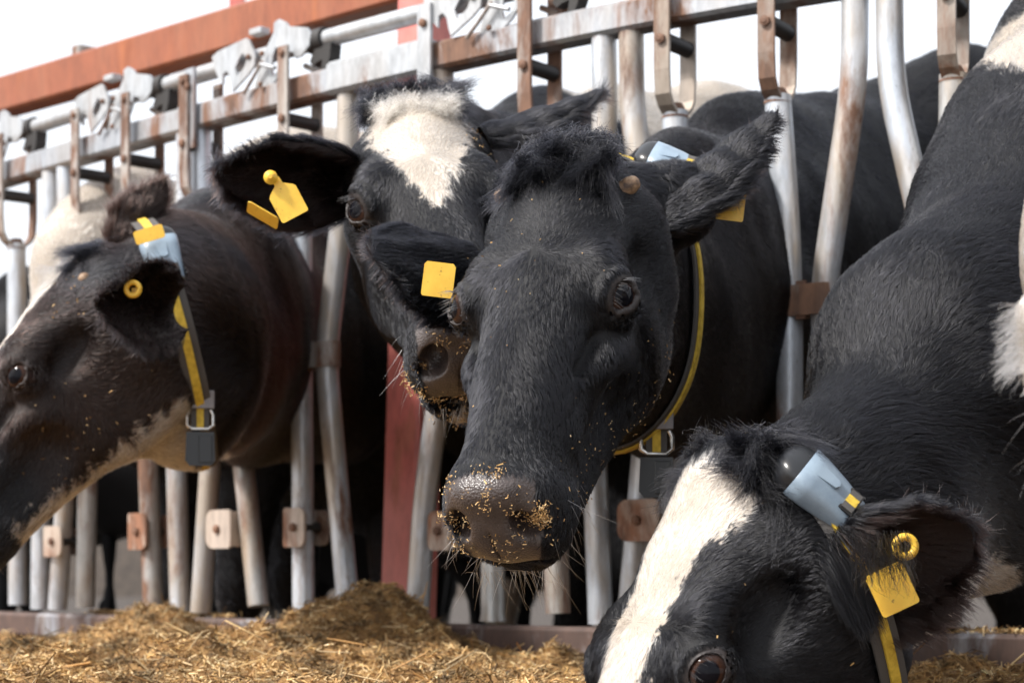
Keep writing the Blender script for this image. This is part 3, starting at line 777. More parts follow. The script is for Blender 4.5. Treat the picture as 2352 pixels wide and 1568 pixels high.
        if getattr(s, 'probe', None):
            qx = CX + F * vs[:, 0] / vs[:, 1]; qy = CY - F * (vs[:, 2] - CAMZ) / vs[:, 1]
            for a, b in s.probe:
                near = np.where(np.hypot(qx - a, qy - b) < 12)[0]; k = near[np.argmin(vs[near, 1])] if len(near) else -1; HLOG.append(((a, b), lp[k].round(3).tolist()))
        s.vs, s.Q, s.N, s.col, s.ei, s.eu, s.ef, s.pad, s.de, s.hw, s.lp = vs, Q, N, col, ei, eu, ef, pad, de, head_w, lp
        if fur > 0: s.grow(root_obj, fur, hair_r, face_len, neck_len, extra, body_fur)
        return body
    def grow(s, root_obj, fur, hair_r, face_len, neck_len, extra, body_fur):
        vs, Q, N, h = s.vs, s.Q, s.N, s.h
        cen = vs[Q].mean(1); A = .5 * np.linalg.norm(np.cross(vs[Q[:, 2]] - vs[Q[:, 0]], vs[Q[:, 3]] - vs[Q[:, 1]]), axis=1)
        fn = N[Q].mean(1); vd = cen - V(0, 0, CAMZ); dist = np.linalg.norm(vd, axis=1); vd = vd / dist[:, None]; facing = -(fn * vd).sum(1)
        px = CX + F * cen[:, 0] / cen[:, 1]; py = CY - F * (cen[:, 2] - CAMZ) / cen[:, 1]
        infr = (px > -250) & (px < 2600) & (py > -200) & (py < 1760)
        vw = np.where(facing > -.35, 1., .15) * np.where(infr, 1, .04)
        lp = s.lp[Q].mean(1); hw = s.hw[Q].mean(1); pad = s.pad[Q].max(1); de = s.de[Q].min(1); ei = s.ei[Q[:, 0]]; eu = s.eu[Q].mean(1)
        bodyd = np.clip((np.linalg.norm(cen - h.w((0, 0, -.1)), axis=1) - .75) / .3, 0, 1)
        dens = fur * vw * (1 - bodyd * (1 - body_fur)) * (pad < .3) * (de > 1.10)
        inner = ei & (eu[:, 2] < .5)
        dens = dens * np.where(ei, 1.0, 1.0)
        cnt = RNG.poisson(A * dens); rep = np.repeat(np.arange(len(Q)), cnt); n = len(rep)
        w = RNG.random((n, 2)); q = Q[rep]
        def lerp(a):
            a = a[q]; sh = (n,) + (1,) * (a.ndim - 2); u = w[:, 0].reshape(sh); v = w[:, 1].reshape(sh)
            return (a[:, 0] * (1 - u) + a[:, 1] * u) * (1 - v) + (a[:, 3] * (1 - u) + a[:, 2] * u) * v
        p = lerp(vs); nn = lerp(N); nn /= np.linalg.norm(nn, axis=1)[:, None] + 1e-9
        lpr = h.loc(p); hw = lerp(s.hw); e = s.ei[q[:, 0]]; eu = lerp(s.eu); ef = lerp(s.ef)
        c = s.col[q[np.arange(n), RNG.integers(0, 4, n)]].copy()
        # ---- flow
        fl = np.zeros((n, 3)); x, y, z = lpr.T
        sgn = np.tanh((y - .165) / .03)
        fh = np.stack([x * 4.0 + np.sign(x) * .1, sgn * 1.0, -.25 * np.ones(n) - (np.abs(x) > .06) * .35], 1)
        fh[:, 0] += np.where(y < .12, x * 3, 0)
        fh = fh @ h.R.T
        nk = np.array([q_ for q_, r in s.neck]); best = np.full(n, 9.); fb = np.tile(-s.fwd, (n, 1)).astype(float)
        for i in range(len(nk) - 1):
            a, b = nk[i], nk[i + 1]; d = b - a; t = np.clip(((p - a) @ d) / (d @ d), 0, 1); ds = np.linalg.norm(p - (a + t[:, None] * d), axis=1) + .0
            m = ds < best - .02; best[m] = ds[m]; fb[m] = unit(d)
        fb = fb + V(0, 0, -.45)
        fl = fh * hw[:, None] + fb * (1 - hw[:, None]); fl[e] = ef[e]
        fl /= np.linalg.norm(fl, axis=1)[:, None] + 1e-9
        fl = fl + NZ(p, .16) * .14 + NZ2(p, .016) * .10
        cell = .0052; ci = np.floor(p / cell).astype(np.int64); hs = (ci[:, 0] * 73856093 ^ ci[:, 1] * 19349663 ^ ci[:, 2] * 83492791) & 8191
        tb = np.random.default_rng(3).uniform(0, 1, (8192, 6)); cen_ = (ci + tb[hs, :3]) * cell; cd = cen_ - p; cd -= nn * (cd * nn).sum(1)[:, None]
        fl = fl + (tb[hs, 3:] - .5) * .42
        fl -= nn * (fl * nn).sum(1)[:, None]; fl /= np.linalg.norm(fl, axis=1)[:, None] + 1e-9
        # ---- length and lift
        L = neck_len + (face_len - neck_len) * hw; lift = np.full(n, .20)
        L = np.where((y > .38) & ~e, face_len * .75, L); L = np.where(e, L, L * np.clip((lerp(s.de) - .8) / 1.6, .3, 1)); L = L * (1 + .10 * NZ(p, .12)[:, 1])
        rim = e & (np.abs(eu[:, 1]) > .72); inn = e & (eu[:, 2] < .5)
        es = getattr(s, 'ear_len', 1.); L = np.where(e, .014 * es, L); L = np.where(inn, .017 * es, L); L = np.where(rim, .026 * es, L); lift = np.where(e, .30, lift); lift = np.where(rim, .55, lift)
        L = L * RNG.uniform(.65, 1.25, n)
        if extra is not None: L, lift, fl, c = extra(s, p, lpr, nn, fl, L, lift, c, e, eu)
        c = c * RNG.uniform(.6, 1.45, (n, 1)); 
        isb = c.mean(1) < .1; br = RNG.random(n) < .05; c[isb & br] *= 2.4
        c = np.clip(c, 0, .95)
        K = 5; t = np.linspace(0, 1, K); wv = RNG.normal(size=(n, 3)) * .05
        lf = lift * RNG.uniform(.6, 1.5, n)
        pts = p[:, None, :] + L[:, None, None] * (t[None, :, None] * (fl + wv)[:, None, :] + (lf[:, None] * (t - .55 * t * t)[None, :])[:, :, None] * nn[:, None, :])
        pts = pts + (t ** 1.2)[None, :, None] * .6 * cd[:, None]
        pts = pts - nn[:, None, :] * .0006
        g = V(0, 0, -1.); pts = pts + (L ** 2)[:, None, None] * (t ** 2)[None, :, None] * g * 4.5
        rad = hair_r * (1 - .75 * t[None, :] ** 1.5) * RNG.uniform(.7, 1.3, n)[:, None] * np.where(L > .03, 1.15, 1)[:, None]
        P_, Rd, Cc = [pts.reshape(-1, 3)], [rad.ravel()], [c]; tot = n
        for lk in s.locks:                                            # whiskers, lashes, forelocks: arrays (m, K, 3), radius, colour
            a, r_, cc = lk; P_.append(a.reshape(-1, 3)); Rd.append(np.tile(r_ * (1 - .75 * np.linspace(0, 1, a.shape[1])), len(a))); Cc.append(np.tile(cc, (len(a), 1)) * RNG.uniform(.7, 1.3, (len(a), 1))); tot += len(a)
        hc = bpy.data.hair_curves.new('coat'); hc.add_curves([K] * n + [len(a[0]) for a, r_, cc in s.locks for _ in range(len(a))])
        hc.attributes['position'].data.foreach_set('vector', np.concatenate(P_).astype(np.float32).ravel())
        ra = hc.attributes.get('radius') or hc.attributes.new('radius', 'FLOAT', 'POINT'); ra.data.foreach_set('value', np.concatenate(Rd).astype(np.float32))
        cc = np.ones((tot, 4), np.float32); cc[:, :3] = np.concatenate(Cc); at = hc.attributes.new('hcol', 'FLOAT_COLOR', 'CURVE'); at.data.foreach_set('color', cc.ravel())
        hc.materials.append(m_hair); put(bpy.data.objects.new('coat', hc), root_obj)
        HLOG.append((s.name, tot, s.vs.shape))
    def whiskers(s, n=46, white=True):
        """long bristles on lips and chin"""
        h = s.h; K = 5; t = np.linspace(0, 1, K); out = []
        for i in range(n):
            m = RNG.choice((-1, 1)); y = RNG.uniform(.40, .50); z = RNG.uniform(-.185, -.10); x = m * (.066 if z > -.15 else .045) * (1 - max(0, y - .46) * 7)
            if RNG.random() < .4: x = RNG.uniform(-.04, .04); z = -.145; y = .505
            b_ = V(x, y, z); d = unit(V(x * 7 + RNG.normal() * .25, .55 + RNG.normal() * .3, -.6 + RNG.normal() * .35)); L = RNG.uniform(.015, .045); sag = V(RNG.normal() * .2, -.1, -.25)
            out.append([h.w(b_ + d * L * q + sag * L * q * q) for q in t])
        s.locks.append((np.array(out), .00022 * h.s * 1.0, V(.50, .48, .45)))
    def drape(s, xr, yr, Z, d, L0, n):
        """hair hanging over something, rooted in a patch of the picture plane at depth Z"""
        t = np.linspace(0, 1, 5); k = Z / F; out = []
        for i in range(n):
            r = P(RNG.uniform(*xr), RNG.uniform(*yr), Z + RNG.uniform(-.004, .004)); v = unit(V(d[0] + RNG.normal() * .25, RNG.normal() * .1, -d[1] + RNG.normal() * .15)); L = L0 * RNG.uniform(.5, 1.1)
            out.append([r + v * L * q + V(RNG.normal() * .1, 0, -.2) * L * q * q for q in t])
        s.locks.append((np.array(out), .00026, BLACK * 1.2))
    def lashes(s, n=26):
        h = s.h; K = 5; t = np.linspace(0, 1, K); out = []
        for m in (1, -1):
            c = V(EYE_C[0] * m, EYE_C[1], EYE_C[2]); o = V(EYE_OUT[0] * m, EYE_OUT[1], EYE_OUT[2]); t1 = unit(V(-.6 * m, 1, -.1) - o * (V(-.6 * m, 1, -.1) @ o)); t2 = np.cross(o, t1); up = t2 if t2[2] > 0 else -t2
            for i in range(n):
                a = RNG.uniform(-1, 1); b_ = c + o * (.0235 - .006 * a * a) + t1 * a * .017 + up * .0142 * math.sqrt(1 - a * a * .8)
                d = unit(o * 1 + up * .25 + t1 * (a * .5 - .2) + RNG.normal(size=3) * .12); L = RNG.uniform(.012, .022)
                out.append([h.w(b_ + d * L * q - up * L * .7 * q * q) for q in t])
        s.locks.append((np.array(out), .00022, V(.03, .03, .032)))
    def tuft(s, n, box_lo, box_hi, L0, dirl, col, spread=.35, curl=.3, drop=.3, clump=.02):
        """forelock: long hair rooted on the poll, in head coordinates; falls along dirl"""
        h = s.h; K = 9; t = np.linspace(0, 1, K); nl = max(12, n // 110)
        lo, hi = np.array(box_lo), np.array(box_hi)
        c0 = RNG.uniform(lo, hi, (nl, 3)); f0 = np.array(dirl)[None] + RNG.normal(size=(nl, 3)) * spread + np.stack([c0[:, 0] * 7, c0[:, 0] * 0, c0[:, 0] * 0], 1)
        f0 /= np.linalg.norm(f0, axis=1)[:, None]; bend = RNG.normal(size=(nl, 3)) * curl + V(0, drop, -drop * .9); swirl = RNG.uniform(-1, 1, nl)
        side = np.cross(f0, bend); side /= np.linalg.norm(side, axis=1)[:, None]; Ll = L0 * RNG.uniform(.65, 1.15, nl)
        k = RNG.integers(0, nl, n); off = RNG.normal(size=(n, 3)) * .0075; r = c0[k] + off
        L = Ll[k] * RNG.uniform(.7, 1.1, n); T = t[None, :, None]
        pts = r[:, None] + L[:, None, None] * (T * f0[k][:, None] + T ** 2 * bend[k][:, None] + .16 * np.sin(T * 4.2) * (swirl[k][:, None] * side[k])[:, None]) - off[:, None] * T * .75 + RNG.normal(size=(n, 1, 3)) * T ** 2 * .006
        s.locks.append((pts @ (h.R.T * h.s) + h.t, .00030, col))
# ------------------------------------------------------------------ white coat areas
def on_head(poly, zmin=-.2, mirror=False):
    def f(vs, lp, jit, ei, N):
        xy = lp[:, :2] + jit
        return poly_inside(poly, xy) & (lp[:, 2] > zmin) & ~ei
    return f
def ball(c, r, ears=False):
    c = np.asarray(c, float); r = np.asarray(r, float) * np.ones(3)
    def f(vs, lp, jit, ei, N):
        q = (vs - c) / r; d = np.sqrt((q ** 2).sum(1)) + jit[:, 0] * 3 / r.mean() * .5 + NZ(vs, .3)[:, 0] * .08
        return (d < 1) & (~ei | ears)
    return f
def below(z):
    return lambda vs, lp, jit, ei, N: (vs[:, 2] + NZ(vs, .2)[:, 0] * .05 < z)
def patches(seed, scale, th, zmin=0.):
    nz = SineNoise(seed)
    return lambda vs, lp, jit, ei, N: (nz(vs, scale)[:, 0] + jit[:, 0] * 4 > th) & (vs[:, 2] > zmin)
def pr(px, py, Z, rpx): return (P(px, py, Z), rpx * Z / F)
def pose(y, x, anchor, px, py, Z, s=1.0):
    y = unit(y); x = np.asarray(x, float); x = unit(x - y * (x @ y)); z = np.cross(x, y); R = np.stack([x, y, z], 1)
    h = Head(R, V(0, 0, 0), s); return Head(R, P(px, py, Z) - h.w(anchor), s)
PERP = unit(V(.675, .738, 0))

# ------------------------------------------------------------------ collars and ear tags
m_strap = Mt('collar_webbing', .75, 0, (.075, .070, .066)); _v = m_strap.coord('Object'); m_strap.bump(m_strap.noise(_v, 900, 2, .5), .5, .001); m_strap = m_strap.m
m_yel = Mt('yellow_webbing', .7, 0, (.60, .40, .035)); _v = m_yel.coord('Object'); m_yel.l(m_yel.ramp(m_yel.noise(_v, 120, 4, .6), [(.3, (.42, .27, .02)), (.6, (.66, .46, .05))]), m_yel.b.inputs['Base Color']); m_yel.bump(m_yel.noise(_v, 900, 2, .5), .5, .001); m_yel = m_yel.m
m_tag = Mt('yellow_tag_plastic', .38, 0, (.75, .46, .04)); _v = m_tag.coord('Object')
_c = m_tag.ramp(m_tag.noise(_v, 30, 4, .6), [(.3, (.66, .38, .03)), (.7, (.80, .52, .06))]); _s = m_tag.ramp(m_tag.noise(_v, 190, 4, .7), [(.62, (0, 0, 0)), (.68, (1, 1, 1))])
m_tag.l(m_tag.mix(m_tag.math('MULTIPLY', _s, .7), _c, (.10, .05, .01)), m_tag.b.inputs['Base Color']); m_tag.b.inputs['Subsurface Weight'].default_value = .15; m_tag.b.inputs['Subsurface Scale'].default_value = .004; m_tag = m_tag.m
m_grey = Mt('blue_grey_plastic', .36, 0, (.27, .35, .43)); _v = m_grey.coord('Object')
m_grey.l(m_grey.ramp(m_grey.noise(_v, 26, 6, .7), [(.25, (.15, .20, .26)), (.6, (.23, .30, .37))]), m_grey.b.inputs['Base Color']); m_grey = m_grey.m
m_steel = Mt('bright_steel', .25, .9, (.62, .60, .57)).m
m_dkgrey = metal_mat('grey_slide_metal', (.20, .20, .22), .1, 2.9, metal=.2)

def neck_loop(cow, c, nrm, top_hint, n=72, gap=.004, thick=.012):
    """outline of the neck in the plane through c: highest surface point for every direction round c"""
    nrm = unit(nrm); u = unit(np.asarray(top_hint) - c - nrm * ((np.asarray(top_hint) - c) @ nrm)); w = np.cross(nrm, u)
    m = (~cow.ei) & (np.abs((cow.vs - c) @ nrm) < thick) & (np.linalg.norm(cow.vs - c, axis=1) < .42); q = cow.vs[m] - c
    ang = np.arctan2(q @ w, q @ u); rad = np.hypot(q @ w, q @ u); R_ = np.zeros(n)
    for k in range(n):
        a = -math.pi + 2 * math.pi * (k + .5) / n; d = np.abs((ang - a + math.pi) % (2 * math.pi) - math.pi); s_ = rad[d < 2.4 * math.pi / n]
        R_[k] = np.median(s_) if len(s_) else np.nan
    ok = ~np.isnan(R_); R_ = np.interp(np.arange(n), np.arange(n)[ok], R_[ok], period=n)
    for _ in range(3): R_ = np.maximum(R_, (np.roll(R_, 1) + np.roll(R_, -1)) / 2)
    for _ in range(2): R_ = (R_ + np.roll(R_, 1) + np.roll(R_, -1)) / 3
    A = -math.pi + 2 * math.pi * (np.arange(n) + .5) / n
    pts = [c + (R_[k] + gap) * (math.cos(A[k]) * u + math.sin(A[k]) * w) for k in range(n)]
    return pts, nrm
def band(b, pts, nrm, c, w, t):
    n = len(pts); vs = []
    for i in range(n):
        T = unit(pts[(i + 1) % n] - pts[i - 1]); N = np.cross(T, nrm); N = unit(N) * (1 if N @ (pts[i] - c) > 0 else -1)
        for a, q in ((-1, 0), (1, 0), (1, 1), (-1, 1)): vs.append(pts[i] + nrm * a * w / 2 + N * q * t)
    fs = [(i * 4 + k, i * 4 + (k + 1) % 4, ((i + 1) % n) * 4 + (k + 1) % 4, ((i + 1) % n) * 4 + k) for i in range(n) for k in range(4)]
    b.add(vs, fs, False)
def surf(cow, px, py, rad=10):
    """front-most point of a cow's body seen at (px, py) and its normal"""
    v = cow.vs; qx = CX + F * v[:, 0] / v[:, 1]; qy = CY - F * (v[:, 2] - CAMZ) / v[:, 1]
    n = np.where((np.hypot(qx - px, qy - py) < rad) & ~cow.ei)[0]; k = n[np.argmin(v[n, 1])]; return v[k], unit(cow.N[k])
def transponder(root, c, t, n, sc=1.0):
    """rounded tapering case on the strap: long axis t, outward n; dark dome at the -t end"""
    t = unit(t); n = unit(n - t * (n @ t)); w = np.cross(t, n); L = .088 * sc
    def loft(prof, cap0=True, cap1=True):
        vs = []; K = 28; b = MB()
        for x, hw, hh, z0 in prof:
            for k in range(K):
                a = 2 * math.pi * k / K; ca, sa = math.cos(a), math.sin(a); e = .62
                vs.append(c + t * x * L + w * hw * sc * np.sign(ca) * abs(ca) ** e + n * (z0 + hh * (np.sign(sa) * abs(sa) ** e)) * sc)
        m = len(prof)
        b.add(vs, [(i * K + k, i * K + (k + 1) % K, (i + 1) * K + (k + 1) % K, (i + 1) * K + k) for i in range(m - 1) for k in range(K)], True)
        b.add(vs[:K], [tuple(range(K))[::-1]]); b.add(vs[-K:], [tuple(range(K))]); return b
    dome = [(-.62 + .30 * (1 - math.cos(a)), .030 * math.sin(a) + .0006, .019 * math.sin(a) + .0004, .014) for a in np.linspace(.05, math.pi / 2, 8)]
    loft(dome).build('transponder_cap', m_black_plastic, root)
    body = [(-.318, .0300, .0190, .014), (-.31, .0312, .0200, .014), (-.1, .0300, .0190, .013), (.15, .0270, .0170, .012), (.38, .0240, .0145, .010), (.50, .0230, .0125, .009), (.52, .0215, .011, .009)]
    o = loft(body).build('transponder_case', m_grey, root)
    b = MB(); ol = [(-.16, -.010), (.16, -.006), (.19, 0), (.16, .006), (-.16, .010), (-.20, 0)]; b.prism([(x * L, y * sc) for x, y in ol], c + n * .0312 * sc - t * .004, t, w, n, .0025 * sc); b.build('case_panel', m_grey, o)
    b = MB(); b.box(c + t * .36 * L + n * .0248 * sc, t * .0085 * sc, w * .0175 * sc, n * .0012 * sc); b.build('case_slot', m_black_plastic, o)
    b = MB(); b.strip([c + t * .36 * L + w * q * sc + n * (.0262 + .0008 * (1 - abs(q) / .015)) * sc for q in (-.015, -.006)], t, .013 * sc, n, .0015); b.strip([c + t * .36 * L + w * q * sc + n * .0266 * sc for q in (.006, .015)], t, .013 * sc, n, .0015); b.build('slot_webbing', m_strap, o)
    b = MB(); b.strip([c + t * .36 * L + w * q * sc + n * .0268 * sc for q in (-.006, .006)], t, .013 * sc, n, .0016); b.build('slot_stripe', m_yel, o)
    b = MB()
    for k in range(3): b.box(c + t * (.28 + .09 * k) * L - w * .0262 * sc + n * .012 * sc, t * .0018, w * .0012, n * .006 * sc)
    b.build('grip_ridge', m_black_plastic, o)
def collar(cow, label, c, nrm, top, unit_at=None, weight=True, buckle=True, unit_sc=1., w=.036, flip=1, cat='collar', low=None, gap=.006, lift=.002, axis=None, unit_pos=None, unit_n=None):
    pts, nrm = neck_loop(cow, np.asarray(c), nrm, top, gap=gap); c = np.asarray(c)
    root = empty('cow_collar', tuple(c)); tag(root, label, 'collar', 'collars on the cows')
    b = MB(); band(b, pts, nrm, c, w, .003); b.build('strap', m_strap, root)
    b = MB(); band(b, [p + unit(p - c) * .0036 for p in pts], nrm, c, w * .36, .003); b.build('yellow_stripe', m_yel, root)
    if unit_at is not None:
        k = int(np.argmin([np.linalg.norm(p - unit_at) for p in pts])); T = unit(pts[(k + 1) % len(pts)] - pts[k - 1]) * flip; N = unit(pts[k] - c)
        if axis is not None: T = axis
        transponder(root, pts[k] + N * lift if unit_pos is None else unit_pos, T, N if unit_n is None else unit_n, unit_sc)
    k = int(np.argmin([p[2] for p in pts])) if low is None else int(np.argmin([np.linalg.norm(p - low) for p in pts])); p = pts[k]; T = unit(pts[(k + 1) % len(pts)] - pts[k - 1]); 
    vw = unit(V(0, 0, CAMZ) - p); 
    if buckle:
        q = p - UP * .0; X = unit(np.cross(UP, vw)); Y = np.cross(vw, X)
        b = MB(); b.box(q + vw * .004 + UP * .012, X * .022, Y * .014, vw * .006); b.build('slide_buckle', m_dkgrey, root)
        b = MB(); b.tube([q + X * s_ * .020 - UP * z + vw * .004 for s_, z in ((-.8, .004), (-1, .012), (-1, .028), (-.6, .034), (.6, .034), (1, .028), (1, .012), (.8, .004))], .0032, 10); b.build('steel_ring', m_steel, root)
        b = MB(); b.strip([q - UP * z + vw * .002 for z in (-.004, .034)], X, w * .75, vw, .003); b.build('hanging_webbing', m_strap, root)
        b = MB(); b.strip([q - UP * z + vw * .004 for z in (-.004, .033)], X, w * .3, vw, .003); b.build('hanging_stripe', m_yel, root)
    if weight:
        q = p - UP * .064; X = unit(np.cross(UP, vw)); b = MB()
        ol = [(-.021, .026), (-.023, -.018), (-.016, -.026), (.016, -.026), (.023, -.018), (.021, .026)]
        b.prism(ol, q, X, UP, vw, .030); b.box(q + vw * .015 + X * .008, X * .010, UP * .021, vw * .004); b.build('neck_weight', m_black_plastic, root)
    return root
def ear_tag(label, c, X, Y, w, h_, stud=None, stud_r=.011, thick=.0016, neck=True, group='yellow ear tags in the cows\' ears', ring=False):
    """flag-shaped tag: X across, Y from its lower edge to its stud"""
    X, Y = unit(X), unit(Y); N = np.cross(X, Y); N = N * (1 if N @ (V(0, 0, CAMZ) - c) > 0 else -1)
    root = empty('ear_tag', tuple(c)); tag(root, label, 'ear tag', group); r = w * .08
    ol = []
    for sx, a0 in ((1, -90), ):
        for k in range(5): a = math.radians(a0 + 22.5 * k); ol.append((w / 2 - r + r * math.cos(a), -h_ / 2 + r + r * math.sin(a)))
    ol += [(w / 2, h_ * .28), (w * .42, h_ * .36)]
    if neck: ol += [(w * .15, h_ * .52), (w * .13, h_ * .72), (-w * .13, h_ * .72), (-w * .15, h_ * .52)]
    ol += [(-w * .42, h_ * .36), (-w / 2, h_ * .28)]
    for k in range(5): a = math.radians(180 + 22.5 * k); ol.append((-w / 2 + r + r * math.cos(a), -h_ / 2 + r + r * math.sin(a)))
    b = MB(); b.prism(ol, c, X, Y, N, thick); b.build('tag_flag', m_tag, root)
    if stud is not None:
        b = MB()
        if ring:
            pts = [stud + (X * math.cos(a) + Y * math.sin(a)) * stud_r * .72 + N * .002 for a in np.linspace(0, 2 * math.pi, 22)]; b.tube(pts, stud_r * .30, 10)
        else: b.tube([stud, stud + N * .003, stud + N * .0035, stud + N * .0075, stud + N * .0085], [stud_r, stud_r, stud_r * .55, stud_r * .5, stud_r * .3], 20)
        b.build('tag_stud', m_tag, root)
    return root

# ------------------------------------------------------------------ the cows
def cow_root(head, label, group=None):
    e = empty('cow', (float(head.t[0]), float(head.t[1]), 0)); tag(e, label, 'cow', group); return e
FURK = globals().get('FURK', 1.0)
D_FACE, D_NECK = .006, .02

# the cow in the middle, looking at the camera
hA = Head([[-0.9421, -0.1972, -0.2712], [0.3345, -0.6107, -0.7177], [-0.0241, -0.7669, 0.6413]], V(0.0555, 2.2873, 0.4795 + CAMZ))
A = Cow('centre', hA, .0034)
A.body([(hA.w((0, .05, -.14)), .115), pr(1400, 700, 2.62, 275), pr(1570, 685, 3.05, 345), pr(1740, 660, 3.45, 390), pr(1990, 600, 3.95, 400)], V(.86, 4.02, 0), V(-.60, -.80, 0), scale=1.10, neck_ls=.52)
A.ears = [dict(root=P(1105, 590, 2.40), tip=P(860, 596, 2.30), width=.150, face=V(0, 1, -.45), cup=.9, tipw=.45),
          dict(root=P(1480, 500, 2.40), tip=P(1778, 266, 2.45), width=.108, face=V(.55, .62, -.55), cup=.95, tipw=.30)]
A.prims.append(lambda f: f.rc(P(1430, 490, 2.44), P(1550, 470, 2.46), .048, .044, .04))
rA = cow_root(hA, 'black cow in the middle facing the camera, curly forelock and wet dark nose')
A.tuft(int(20000 * FURK), (-.050, -.040, -.032), (.048, .020, -.010), .035, (0, .35, .9), BLACK * 1.3, .26, .36, .62)
A.drape((1635, 1690), (420, 455), 2.41, (.5, .8), .018, 300)
A.ear_len = .65
A.whiskers(110); A.lashes()
A.finish(rA, fur=1.0e6 * FURK, hair_r=.00024, face_len=.0105, neck_len=.016, body_fur=.08)

# the cow behind it with the white blaze
hB = Head([[-0.9896, 0.1435, -0.013], [-0.0972, -0.7313, -0.6751], [-0.1064, -0.6668, 0.7376]], V(-0.1335, 2.6949, 0.6431 + CAMZ))
B = Cow('second', hB, .0042)
B.body([(hB.w((0, .05, -.14)), .115), pr(1030, 540, 3.15, 270), pr(1110, 600, 3.6, 300), pr(1260, 600, 4.1, 350), pr(1400, 560, 4.3, 350)], V(.36, 4.45, 0), V(-.85, -.52, 0), scale=1.12)
B.ears = [dict(root=P(800, 410, 2.72), tip=P(497, 392, 2.62), width=.125, face=V(-.05, -1, -.55), cup=1.1, tipw=.45),
          dict(root=P(1100, 300, 2.76), tip=P(1382, 215, 2.80), width=.095, face=V(.3, .4, -1), cup=1.1, tipw=.3)]
B.white = [on_head([(-.054, -.04), (-.070, .02), (-.068, .08), (-.050, .15), (-.028, .21), (-.008, .262), (.002, .265), (.022, .22), (.050, .15), (.066, .08), (.068, .03), (.060, -.04)], -.09),
           on_head([(-.03, .43), (-.02, .42), (.020, .43), (.016, .475), (-.006, .497), (-.03, .49)], -.06), ball(hB.w((.0, .455, -.195)), (.014, .03, .02)),
           ball(P(1560, 230, 4.5), (.30, .5, .24)), ball(P(1380, 260, 4.3), (.16, .3, .12))]
B.probe = [(1040, 750), (1065, 830), (1010, 750), (985, 832)]
rB = cow_root(hB, 'black cow with a pointed white blaze on its forehead, standing behind the middle cow')
B.buds = False
B.tuft(int(14000 * FURK), (-.058, -.055, -.05), (.058, -.012, -.02), .032, (0, .15, 1.0), BLACK * 1.2, .5, .3, .45)
B.tuft(int(9000 * FURK), (-.050, -.002, -.022), (.050, .030, -.008), .018, (0, .8, .5), WHITE * .9, .9, .4, .2)
B.whiskers(60); B.lashes()
B.finish(rB, om=.012, fur=.75e6 * FURK, hair_r=.00025, face_len=.0095, neck_len=.016, body_fur=.2)

# the cow on the left, seen from its side
hC = pose(V(-.56, -.16, -.80), V(-.28, .96, 0), V(-.105, .187, -.052), 55, 852, 2.95)
C = Cow('left', hC, .0046); C.brown = .38
C.body([(hC.w((0, .05, -.14)), .12), pr(405, 780, 3.2, 255), pr(500, 745, 3.55, 265), pr(570, 750, 3.88, 290), pr(760, 730, 4.5, 340)], V(-.16, 4.85, 0), V(-.55, -.83, 0), scale=1.05, neck_ls=.55)
C.ears = [dict(root=P(398, 705, 2.96), tip=P(220, 700, 2.78), width=.125, face=V(-.2, -1, -.12), cup=1.05, tipw=.35),
          dict(root=P(290, 590, 3.12), tip=P(378, 412, 3.16), width=.09, face=V(-.5, .6, 0), cup=.9, tipw=.35)]
C.white = [on_head([(-.03, -.03), (-.034, .1), (-.028, .3), (0, .32), (.03, .3), (.034, .1), (.03, -.03)], -.09),
           lambda vs, lp, jit, ei, N: (lp[:, 2] + jit[:, 0] * 2 < -.262 + .27 * (lp[:, 1] - .08)) & (lp[:, 1] > .03) & (lp[:, 1] < .39) & (vs[:, 0] < P(405, 0, 2.95)[0]) & ~ei,
           ball(P(530, 1010, 3.35), (.055, .12, .018)), below(.42)]
rC = cow_root(hC, 'brownish black cow at the left in side view, white stripe under its jaw')
C.tuft(int(7000 * FURK), (-.05, -.04, -.05), (.05, .0, -.02), .045, (0, .3, 1.0), BLACK * 1.3, .5, .3, .4)
C.tuft(int(5000 * FURK), (-.04, -.01, -.03), (.04, .04, -.012), .032, (0, .9, .5), WHITE * .9, .8, .3, .1)
C.whiskers(30); C.lashes()
C.finish(rC, fur=.32e6 * FURK, hair_r=.00034, face_len=.012, neck_len=.018, body_fur=.25)

# the cow at the right, eating
hD = Head([[-0.4772, -0.408, -0.7783], [0.8779, -0.2621, -0.4009], [-0.0404, -0.8745, 0.4833]], V(0.1813, 1.9837, 0.0965 + CAMZ))
D = Cow('right', hD, .0034)
D.body([(hD.w((0, .05, -.14)), .115), pr(1960, 1220, 2.12, 250), pr(2240, 930, 2.32, 370), pr(2560, 610, 2.65, 505), pr(2760, 290, 3.0, 560)], V(1.42, 3.5, 0), V(-.62, -.78, 0), scale=1.12, neck_ls=.85)
D.ears = [dict(root=P(1890, 1310, 1.98), tip=P(2248, 1228, 1.94), width=.140, face=V(.12, -1, -.45), cup=1.0, tipw=.45),
          dict(root=hD.w((.09, .05, -.09)), tip=hD.w((.19, -.02, -.24)), width=.09, face=hD.d(V(.1, .7, .2)))]
D.white = [on_head([(-.04, -.01), (-.070, .015), (-.062, .05), (-.042, .09), (-.038, .2), (-.038, .6), (.035, .6), (.035, .2), (.045, .10), (.06, .04), (.055, -.02)], -.09),
           ball(P(2400, 75, 2.6), (.080, .5, .085)), ball(P(2210, 1440, 2.2), (.11, .2, .08))]
rD = cow_root(hD, 'black and white cow at the right bending its head down to the feed')
D.buds = False; D.ear_len = .95
D.tuft(int(22000 * FURK), (-.065, -.055, -.06), (.055, -.005, -.025), .042, (.35, -.25, 1.0), BLACK * 1.2, .5, .3, .5)
D.lashes(40); D.drape((1950, 2085), (1215, 1300), 1.862, (.35, 1), .028, 380)
